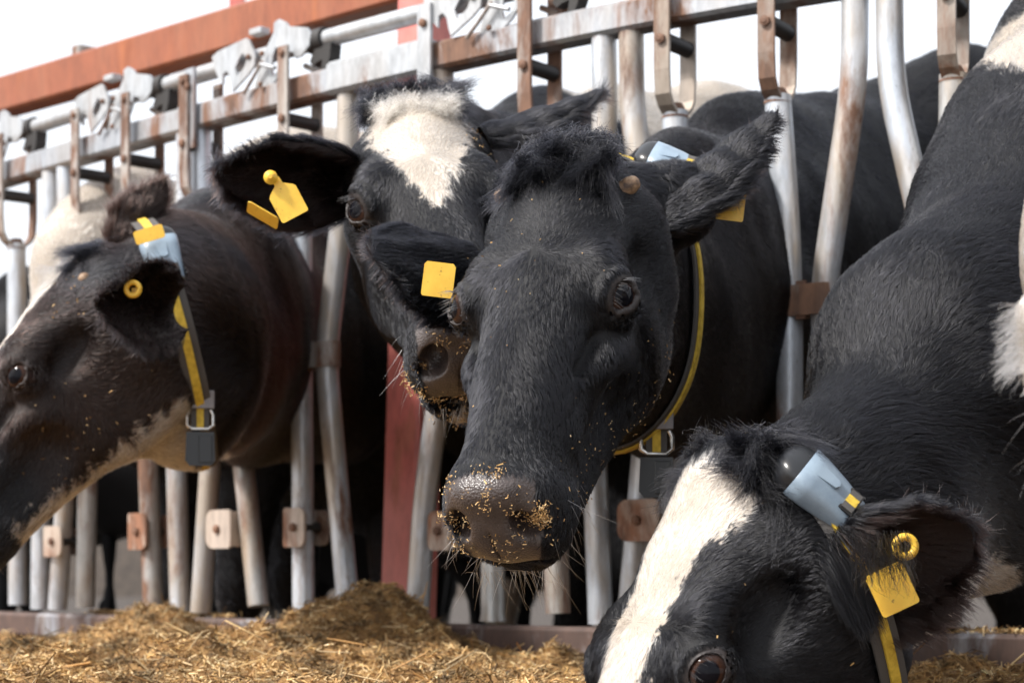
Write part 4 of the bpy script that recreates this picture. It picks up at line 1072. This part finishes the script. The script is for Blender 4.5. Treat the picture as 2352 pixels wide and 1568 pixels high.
def ear_mane(s, p, lp, nn, fl, L, lift, c, e, eu):
    """long hair at the root of the near ear, falling over collar and tag"""
    qx = CX + F * p[:, 0] / p[:, 1]; qy = CY - F * (p[:, 2] - CAMZ) / p[:, 1]
    w = np.exp(-(((qx - 1925 + .25 * (qy - 1300) * -1) / 62) ** 2 + ((qy - 1310) / 95) ** 2)); w = np.where(p[:, 1] < 2.15, w, 0)
    w = np.clip(w * 1.6, 0, 1); L = L + w * .030 * RNG.uniform(.5, 1.1, len(p)); fl = fl * (1 - w[:, None]) + V(.42, -.15, -.9) * w[:, None]; lift = lift + w * .35
    return L, lift, fl, c
D.finish(rD, extra=ear_mane, fur=.95e6 * FURK, hair_r=.00024, face_len=.010, neck_len=.017, body_fur=.25)

# ---- background cows behind the fence and one more at the right edge
def far_cow(label, px, Z, heading, white, neck, y, x, anchor, head_px, scale=1.03, brown=0., hf=.014, hc=.03, fur=.035e6, hs=1., **kw):
    h = pose(y, x, anchor, *head_px, s=hs); c = Cow('far', h, hf, hc); c.brown = brown; c.buds = False
    c.body([(h.w((0, .05, -.14)), .115)] + [pr(*q) for q in neck], P(px, CY, Z) * V(1, 1, 0), heading, scale=scale, **kw); c.white = white
    c.nopad = 'chin' in label
    c.ears = [dict(root=h.w((m * .08, .05, -.09)), tip=h.w((m * .26, .03, -.13)), width=.11, face=h.d(V(m * .1, .7, .2)), nu=10, nv=10) for m in (1, -1)]
    r = cow_root(h, label, None)
    if 'chin' in label:
        c.whiskers(60); c.locks.append((np.array([[P(2348 + RNG.uniform(-6, 10), yy, 1.5) + V(-q * l_, 0, -q * q * .006 + dz_ * q) for q in np.linspace(0, 1, 5)] for yy, l_, dz_ in zip(RNG.uniform(700, 850, 260), RNG.uniform(.008, .024, 260), RNG.normal(-.003, .006, 260))]), .00030, WHITE * .8))
    c.finish(r, fur=fur * FURK, hair_r=.0009, face_len=.012, neck_len=.016, body_fur=1); return c
far_cow('pale cow far left whose white neck slopes down behind the bars', 480, 4.75, V(-.8, -.6, 0), [patches(11, .9, -.9, .95), below(.3)],
        [(330, 560, 4.5, 180), (230, 640, 4.4, 170)][::-1], V(-.5, -.3, -.8), V(-.3, .95, 0), V(0, .1, -.1), (150, 780, 4.3), 1.04)
far_cow('white backed cow standing sideways beyond the left part of the fence', 640, 5.2, V(-.95, -.3, 0), [patches(5, 1.0, -.8, 1.0), below(.3)],
        [(560, 560, 5.1, 200), (500, 640, 5.0, 180)][::-1], V(-.8, -.1, -.5), V(-.1, 1, 0), V(0, .1, -.1), (420, 640, 4.95), 1.17)
far_cow('white cow with a dark patch on its back beyond the blazed cow\'s ear', 1250, 4.9, V(-.9, -.4, 0), [patches(21, 1.1, -.55, .95)],
        [(1130, 560, 4.8, 200), (1050, 640, 4.75, 180)][::-1], V(-.6, -.1, -.7), V(-.1, 1, 0), V(0, .1, -.1), (960, 660, 4.7), 1.13)
far_cow('black cow standing behind the right stall, in the shade', 1560, 5.1, V(-.9, .3, 0), [below(.35)],
        [(1400, 560, 5.1, 200), (1330, 640, 5.1, 180)][::-1], V(-.6, .1, -.7), V(.1, 1, 0), V(0, .1, -.1), (1250, 700, 5.1), 1.2)
for px_, Z_, hx, lab in ((40, 6.0, -1, 'black cow standing broadside in the gloom beyond the leftmost bars'), (520, 6.3, 1, 'dark cow standing broadside behind the left cow\'s throat'), (1000, 6.4, -1, 'dark cow standing broadside beyond the red post'),
                         (1500, 6.1, 1, 'dark cow standing broadside behind the middle cow\'s jaw'), (2050, 5.6, -1, 'dark cow standing broadside behind the feeding cow')):
    far_cow(lab, px_ - hx * 0, Z_, V(hx, .05, 0), [below(.3)], [(px_ + hx * 620, 800, Z_, 150), (px_ + hx * 520, 760, Z_, 180)], V(hx * .5, 0, -.85), V(0, -hx, 0), V(0, .1, -.1), (px_ + hx * 720, 900, Z_), 1.0, hf=.03, hc=.04, fur=0)
far_cow('pale cow whose white chin and bristles just enter at the right edge', 3400, 1.75, V(-.98, .1, 0), [lambda vs, lp, jit, ei, N: vs[:, 0] < 9],
        [(2800, 560, 1.62, 420), (3000, 480, 1.68, 480)], V(-.95, -.1, -.3), V(0, 1, 0), V(0, .53, -.14), (2366, 1030, 1.5), 1.0, hf=.007, fur=.25e6)
# ------------------------------------------------------------------ collars on the cows
tA = P(1520, 400, 2.62)
collar(A, 'yellow and grey collar of the middle cow, beside its cheek, black weight below', P(1415, 690, 2.62), unit(V(.36, .92, -.05)), tA, unit_at=P(1512, 385, 2.62), axis=V(1, -.25, -.32), unit_pos=P(1536, 394, 2.54), unit_n=V(.1, -.75, .65), unit_sc=.85, low=P(1500, 1010, 2.5))
collar(B, 'collar of the blazed cow with its black weight hanging below the chin', P(1050, 600, 3.34), unit(V(.18, .95, -.05)), P(1050, 300, 3.34), low=P(1040, 960, 3.25))
collar(C, 'collar of the left cow with blue-grey case, steel ring and black weight', P(420, 800, 3.08), unit(V(.93, .25, .27)), P(350, 500, 3.1), unit_at=P(345, 595, 3.0), unit_sc=.95, lift=.008, low=P(445, 1030, 3.0))
sD, nD = surf(D, 1868, 1137); nr_ = unit(V(.84, .28, .42)); cD = P(1950, 1290, 2.12); cD = cD + nr_ * ((sD - cD) @ nr_)
collar(D, 'collar of the feeding cow with a large blue-grey case on the nape', cD, nr_, P(1830, 1080, 2.05), unit_at=sD, axis=V(.72, -.05, -.60), unit_pos=sD + nD * .004, unit_n=unit(nD + V(0, -.5, .3)), unit_sc=.95, w=.030, weight=False, buckle=False)
# ------------------------------------------------------------------ ear tags
def tg(label, q, Z, w, h_, up, stud=None, right=None, **k):
    c = P(q[0], q[1], Z); Y = unit(V(up[0], up[2] if len(up) > 2 else 0, -up[1])); X = unit(np.cross(Y, V(0, -1, 0))) if right is None else right
    return ear_tag(label, c, X, Y, w, h_, None if stud is None else P(*stud), **k)
tg('yellow tag hanging under the middle cow\'s ear beside the blazed cow\'s muzzle', (1008, 636), 2.27, .036, .046, (.12, -1), neck=False)
tg('yellow tag half hidden by hair in the middle cow\'s raised ear', (1680, 458), 2.43, .034, .052, (.12, -1), neck=False)
tg('yellow flag tag with round stud on the front of the blazed cow\'s wide ear', (660, 462), 2.56, .038, .046, (-.45, -.85), stud=(622, 408, 2.555), stud_r=.009)
ear_tag('thin yellow tag seen edge-on below the blazed cow\'s wide ear', P(604, 492, 2.60), P(640, 512, 2.6) - P(568, 470, 2.6), V(.2, -.9, .4), .046, .03, None, neck=False)
tg('yellow tag on the back of the left cow\'s raised far ear', (342, 536), 2.97, .045, .024, (-.3, -1), neck=False)
tg('orange-yellow button tag inside the left cow\'s near ear', (312, 668), 2.82, .012, .012, (0, -1), stud=(306, 664, 2.81), stud_r=.013, neck=False, ring=True)
tg('large yellow tag with ring stud in the feeding cow\'s hairy ear', (2046, 1345), 1.88, .038, .050, (-.42, -.9), stud=(2078, 1255, 1.885), stud_r=.013, ring=True, neck=False)

# ------------------------------------------------------------------ ground, kerb and feed
GZ = CAMZ - .175
def grid_mesh(name, xs, ys, zfun, mat, parent=None, kind=None):
    X, Y = np.meshgrid(xs, ys, indexing='ij'); Z = zfun(X, Y); vs = np.stack([X, Y, Z], -1).reshape(-1, 3); n, m = len(xs), len(ys)
    i = np.arange(n - 1)[:, None] * m + np.arange(m - 1)[None]; Q = np.stack([i, i + m, i + m + 1, i + 1], -1).reshape(-1, 4)
    me = bpy.data.meshes.new(name); me.from_pydata(vs.tolist(), [], Q.tolist()); me.polygons.foreach_set('use_smooth', np.ones(len(Q), bool)); me.materials.append(mat)
    o = put(bpy.data.objects.new(name, me), parent); tag(o, kind=kind); return o
Md = Mt('ground_dirt', .9); v_ = Md.coord('Object')
Md.l(Md.ramp(Md.noise(v_, 6, 8, .7), [(.3, (.02, .015, .012)), (.6, (.055, .042, .032)), (.8, (.10, .075, .055))]), Md.b.inputs['Base Color']); Md.bump(Md.noise(v_, 30, 8, .7), .8, .02)
far = np.concatenate([-np.geomspace(900, 6, 10), np.linspace(-5, 5, 41), np.geomspace(6, 900, 10)]); fy = np.concatenate([np.linspace(-4, 9, 53), np.geomspace(10, 900, 10)])
tag(grid_mesh('dark_backdrop', np.linspace(-60, 60, 61), np.array([38., 40., 44., 60.]), lambda X, Y: np.where(Y < 39, 0, 1.7 + .25 * np.sin(X * .7) + .15 * np.sin(X * 2.3)) * (Y < 50), Md.m), kind='structure')  # added low dark bank, covers the bright strip of sky below the bellies
grid_mesh('ground', far, fy, lambda X, Y: .02 * np.sin(X * 3.1) * np.sin(Y * 2.3), Md.m, kind='structure')
Mf = Mt('feed_silage', .85); v_ = Mf.coord('Object'); 
Mf.l(Mf.ramp(Mf.noise(v_, 70, 8, .75), [(.3, (.09, .045, .016)), (.5, (.28, .15, .05)), (.72, (.50, .31, .12))]), Mf.b.inputs['Base Color']); Mf.bump(Mf.noise(v_, 120, 6, .7), 1, .006)
# the feed lane: a concrete slab whose edge runs under the bottom rail
Ms = Mt('feed_lane_concrete', .9); v_ = Ms.coord('Object'); Ms.l(Ms.ramp(Ms.noise(v_, 14, 8, .7), [(.3, (.07, .045, .028)), (.7, (.19, .125, .075))]), Ms.b.inputs['Base Color']); Ms.bump(Ms.noise(v_, 50, 6, .7), .8, .006)
fl_ = [fx(p, CY, .06) for p in run(-420, 3000, 40)]; dA = unit(fl_[0] - fl_[1]); dB = unit(fl_[-1] - fl_[-2])
line = [fl_[0] + dA * 25] + fl_ + [fl_[-1] + dB * 1.2]
b = MB(); vs = []
for q in line: vs += [(q[0], q[1], 0.0), (q[0], q[1], GZ), (q[0] - 3.2, q[1] - 3.6, GZ), (q[0] - 3.2, q[1] - 3.6, 0.0)]
b.add(vs, [(i * 4 + k, i * 4 + 4 + k, i * 4 + 4 + k + 1, i * 4 + k + 1) for i in range(len(line) - 1) for k in range(3)])
o = b.build('feed_lane', Ms.m); tag(o, kind='structure')
# heaps of chopped feed in front of the bottom rail
def rail_y(x):
    xs = np.array([q[0] for q in fl_]); ys = np.array([q[1] for q in fl_]); return np.interp(x, xs, ys)
heaps = [P(380, CY, 3.75), P(845, CY, 3.42), P(30, CY, 3.8), P(1000, CY, 3.0), P(520, CY, 3.1), P(150, CY, 3.3), P(1500, CY, 2.9)]
hh = [(.070, .14, .24), (.118, .15, .24), (.0, .2, .3), (.012, .22, .3), (.04, .25, .3), (.015, .25, .3), (.0, .4, .3)]
def feed_z(X, Y):
    z = np.full(X.shape, GZ + .004)
    acc = np.zeros(X.shape)
    for c, (h_, a, b_) in zip(heaps, hh): acc = np.maximum(acc, h_ * np.exp(-((X - c[0]) / a) ** 2 - ((Y - c[1]) / b_) ** 2)) + .25 * np.minimum(acc, h_ * np.exp(-((X - c[0]) / a) ** 2 - ((Y - c[1]) / b_) ** 2))
    p = np.stack([X, Y, X * 0], -1).reshape(-1, 3)
    nz = NZ(p, .22)[:, 0].reshape(X.shape) * .009 + NZ2(p, .07)[:, 0].reshape(X.shape) * .006 + NZ(p, .025)[:, 1].reshape(X.shape) * .003
    z = z + acc + .014 + nz
    d = rail_y(X) - Y                                                     # distance in front of the fence
    z = np.where(d < .10, np.minimum(z, ZB + .004 + nz * .4), z)
    z = np.where(d < .0, GZ + .004 + nz * .3 + .05 * np.exp(-np.clip(-d, 0, 9) / .05) , z)
    return z
xs = np.arange(-1.9, 1.9, .012); ys = np.arange(2.2, 4.9, .012)
fr = grid_mesh('feed_heap', xs, ys, feed_z, Mf.m); tag(fr, 'heaps of chopped brown silage lying along the bottom rail', kind='stuff')
# loose chips and straws
def chips(name, n, xr, yr, zfn, Lr, wr, cols, mat, keep=None, lift=.003, parent=None):
    X = RNG.uniform(*xr, n); Y = RNG.uniform(*yr, n)
    if keep is not None: m = keep(X, Y); X, Y = X[m], Y[m]; n = len(X)
    Z = zfn(X, Y) + RNG.uniform(0, lift, n)
    L = RNG.gamma(2., 1., n) / 2 * (Lr[1] - Lr[0]) + Lr[0]; L = np.minimum(L, Lr[1] * 3); w = RNG.uniform(*wr, n)
    th = RNG.uniform(0, 6.283, n); el = RNG.normal(0, .45, n); d = np.stack([np.cos(th) * np.cos(el), np.sin(th) * np.cos(el), np.sin(el)], 1)
    u = np.cross(d, RNG.normal(size=(n, 3))); u /= np.linalg.norm(u, axis=1)[:, None]; nn = np.cross(d, u); c = np.stack([X, Y, Z], 1)
    bend = RNG.normal(0, .12, n)[:, None] * L[:, None]
    a = c - d * L[:, None] / 2; e = c + d * L[:, None] / 2; m_ = c + nn * bend; u = u * w[:, None] / 2; t_ = nn * w[:, None] * .18
    vs = np.stack([a - u, a + u, m_ + u, m_ - u, e + u * .6, e - u * .6, a - t_, m_ - t_, e - t_], 1).reshape(-1, 3)
    o = np.arange(n)[:, None] * 9; F_ = [(0, 1, 2, 3), (3, 2, 4, 5), (1, 0, 6, 6), (0, 3, 7, 6), (3, 5, 8, 7), (2, 1, 6, 7), (4, 2, 7, 8)]
    Q = np.concatenate([o + np.array([f]) for f in F_ if len(set(f)) == 4])
    me = bpy.data.meshes.new(name); me.vertices.add(len(vs)); me.vertices.foreach_set('co', vs.astype(np.float32).ravel()); me.loops.add(len(Q) * 4); me.loops.foreach_set('vertex_index', Q.astype(np.int32).ravel())
    me.polygons.add(len(Q)); me.polygons.foreach_set('loop_start', np.arange(0, len(Q) * 4, 4, dtype=np.int32)); me.update(calc_edges=True)
    ci = np.array(cols)[RNG.integers(0, len(cols), n)] * RNG.uniform(.7, 1.25, (n, 1)); ci = ci * np.clip(1 + .38 * NZ(c, .16)[:, :1] + .22 * NZ2(c, .045)[:, :1], .35, 1.45); cc = np.ones((n * 9, 4), np.float32); cc[:, :3] = np.repeat(ci, 9, 0)
    at = me.attributes.new('chip', 'FLOAT_COLOR', 'POINT'); at.data.foreach_set('color', np.clip(cc, 0, 1).ravel()); me.materials.append(mat)
    return put(bpy.data.objects.new(name, me), parent)
Mc = Mt('chip_straw', .7); q_ = Mc.n('Attribute', attribute_name='chip'); Mc.l(q_.outputs['Color'], Mc.b.inputs['Base Color']); m_chip = Mc.m
SIL = [(.42, .25, .095), (.30, .17, .065), (.56, .38, .18), (.19, .11, .045), (.66, .49, .27), (.38, .23, .08), (.48, .31, .13)]
inview = lambda X, Y: (np.abs(X / Y * F + 0) < 1300) & (Y < rail_y(X) - .0)
o = chips('silage_chips', 330000, (-1.4, 1.3), (2.3, 4.7), feed_z, (.004, .012), (.0010, .0032), SIL, m_chip, lambda X, Y: inview(X, Y) & ((GZ + .26 - (CAMZ - 260 / F * Y)) > 0) & (RNG.random(len(X)) < .9), .006)
tag(o, 'loose chips of chopped silage covering the heaps', kind='stuff')
o = chips('straw_pieces', 3200, (-1.4, 1.3), (2.3, 4.7), feed_z, (.018, .055), (.0015, .0035), [(.52, .36, .17), (.60, .44, .24), (.40, .22, .08)], m_chip, inview, .012)
tag(o, 'pale straws scattered over the silage', kind='stuff')
def rail_top(X, Y): return np.full(X.shape, ZB + .001)
def on_rail(X, Y): d = np.abs(np.interp(X, [q[0] for q in fl_], [fx(p, CY, 0)[1] for p in run(-420, 3000, 40)]) - Y); return (d < .034) & (NZ(np.stack([X, X * 0, X * 0], 1), .35)[:, 0] + .2 > RNG.random(len(X)) * 1.6)
o = chips('rail_litter', 160000, (-1.4, 1.0), (2.6, 4.7), rail_top, (.004, .012), (.0012, .003), SIL, m_chip, on_rail, .006)
tag(o, 'chopped feed lying on top of the bottom rail', kind='stuff')

# crumbs stuck on muzzles and cheeks
def crumbs(cow, root, regions, n, size=.0035):
    """regions: (centre in head frame, radius, weight)"""
    f = cow.lp; V_, N_ = cow.vs, cow.N; vs = []; fs = []; cols = []
    for c, r, w_ in regions:
        d = np.linalg.norm((f - np.array(c)) / np.array(r), axis=1); cand = np.where((d < 1) & ~cow.ei)[0]
        if not len(cand): continue
        wgt = (1 - d[cand]) * (np.clip(NZ(V_[cand], .03)[:, 0] + .3, .05, 2)); wgt /= wgt.sum()
        for i in RNG.choice(cand, int(n * w_), p=wgt):
            L = size * RNG.gamma(2, .35) + .0004; w = size * RNG.uniform(.25, .7); q = V_[i] + N_[i] * RNG.uniform(.001, .007) + RNG.normal(size=3) * .002
            t = unit(np.cross(N_[i] + RNG.normal(size=3) * .6, RNG.normal(size=3))); u = unit(np.cross(t, RNG.normal(size=3))); k = len(vs); m = np.cross(t, u)
            vs += [q - t * L - u * w, q - t * L + u * w, q + t * L + u * w * .6, q + t * L - u * w * .6, q - t * L * .6 + m * w, q + t * L * .7 + m * w]
            fs += [(k, k + 1, k + 2, k + 3), (k, k + 3, k + 5, k + 4), (k + 1, k + 4, k + 5, k + 2)]; cols += [np.array(SIL[RNG.integers(0, len(SIL))]) * RNG.uniform(.9, 1.5)] * 6
    me = bpy.data.meshes.new('feed_crumbs'); me.from_pydata([tuple(q) for q in vs], [], fs); me.update()
    at = me.attributes.new('chip', 'FLOAT_COLOR', 'POINT'); cc = np.ones((len(vs), 4), np.float32); cc[:, :3] = np.clip(cols, 0, 1); at.data.foreach_set('color', cc.ravel()); me.materials.append(m_chip)
    o = put(bpy.data.objects.new('feed_crumbs', me), root); tag(o, kind='stuff')
crumbs(A, rA, [((-.050, .50, -.085), (.022, .03, .03), .42), ((0, .49, -.04), (.06, .03, .03), .2), ((.045, .50, -.10), (.02, .03, .05), .15), ((-.05, .36, -.14), (.06, .14, .07), .06), ((-.075, .2, -.2), (.05, .2, .08), .1), ((0, .2, 0), (.1, .3, .05), .03), ((0,.51,-.1), (.05, .03, .05), .1)], 900, .0012)
crumbs(B, rB, [((-.005, .49, -.04), (.045, .04, .03), .45), ((.052, .47, -.12), (.02, .04, .04), .2), ((0, .49, -.15), (.06, .05, .03), .4), ((-.08, .08, -.05), (.03, .08, .04), .08), ((0, .46, -.19), (.05, .04, .03), .2)], 650, .0014)
crumbs(C, rC, [((-.08, .22, -.17), (.05, .2, .1), .4), ((-.08, .05, -.06), (.05, .06, .06), .2)], 80, .0018)
crumbs(D, rD, [((-.08, .16, -.1), (.06, .16, .14), .2)], 70, .0014)
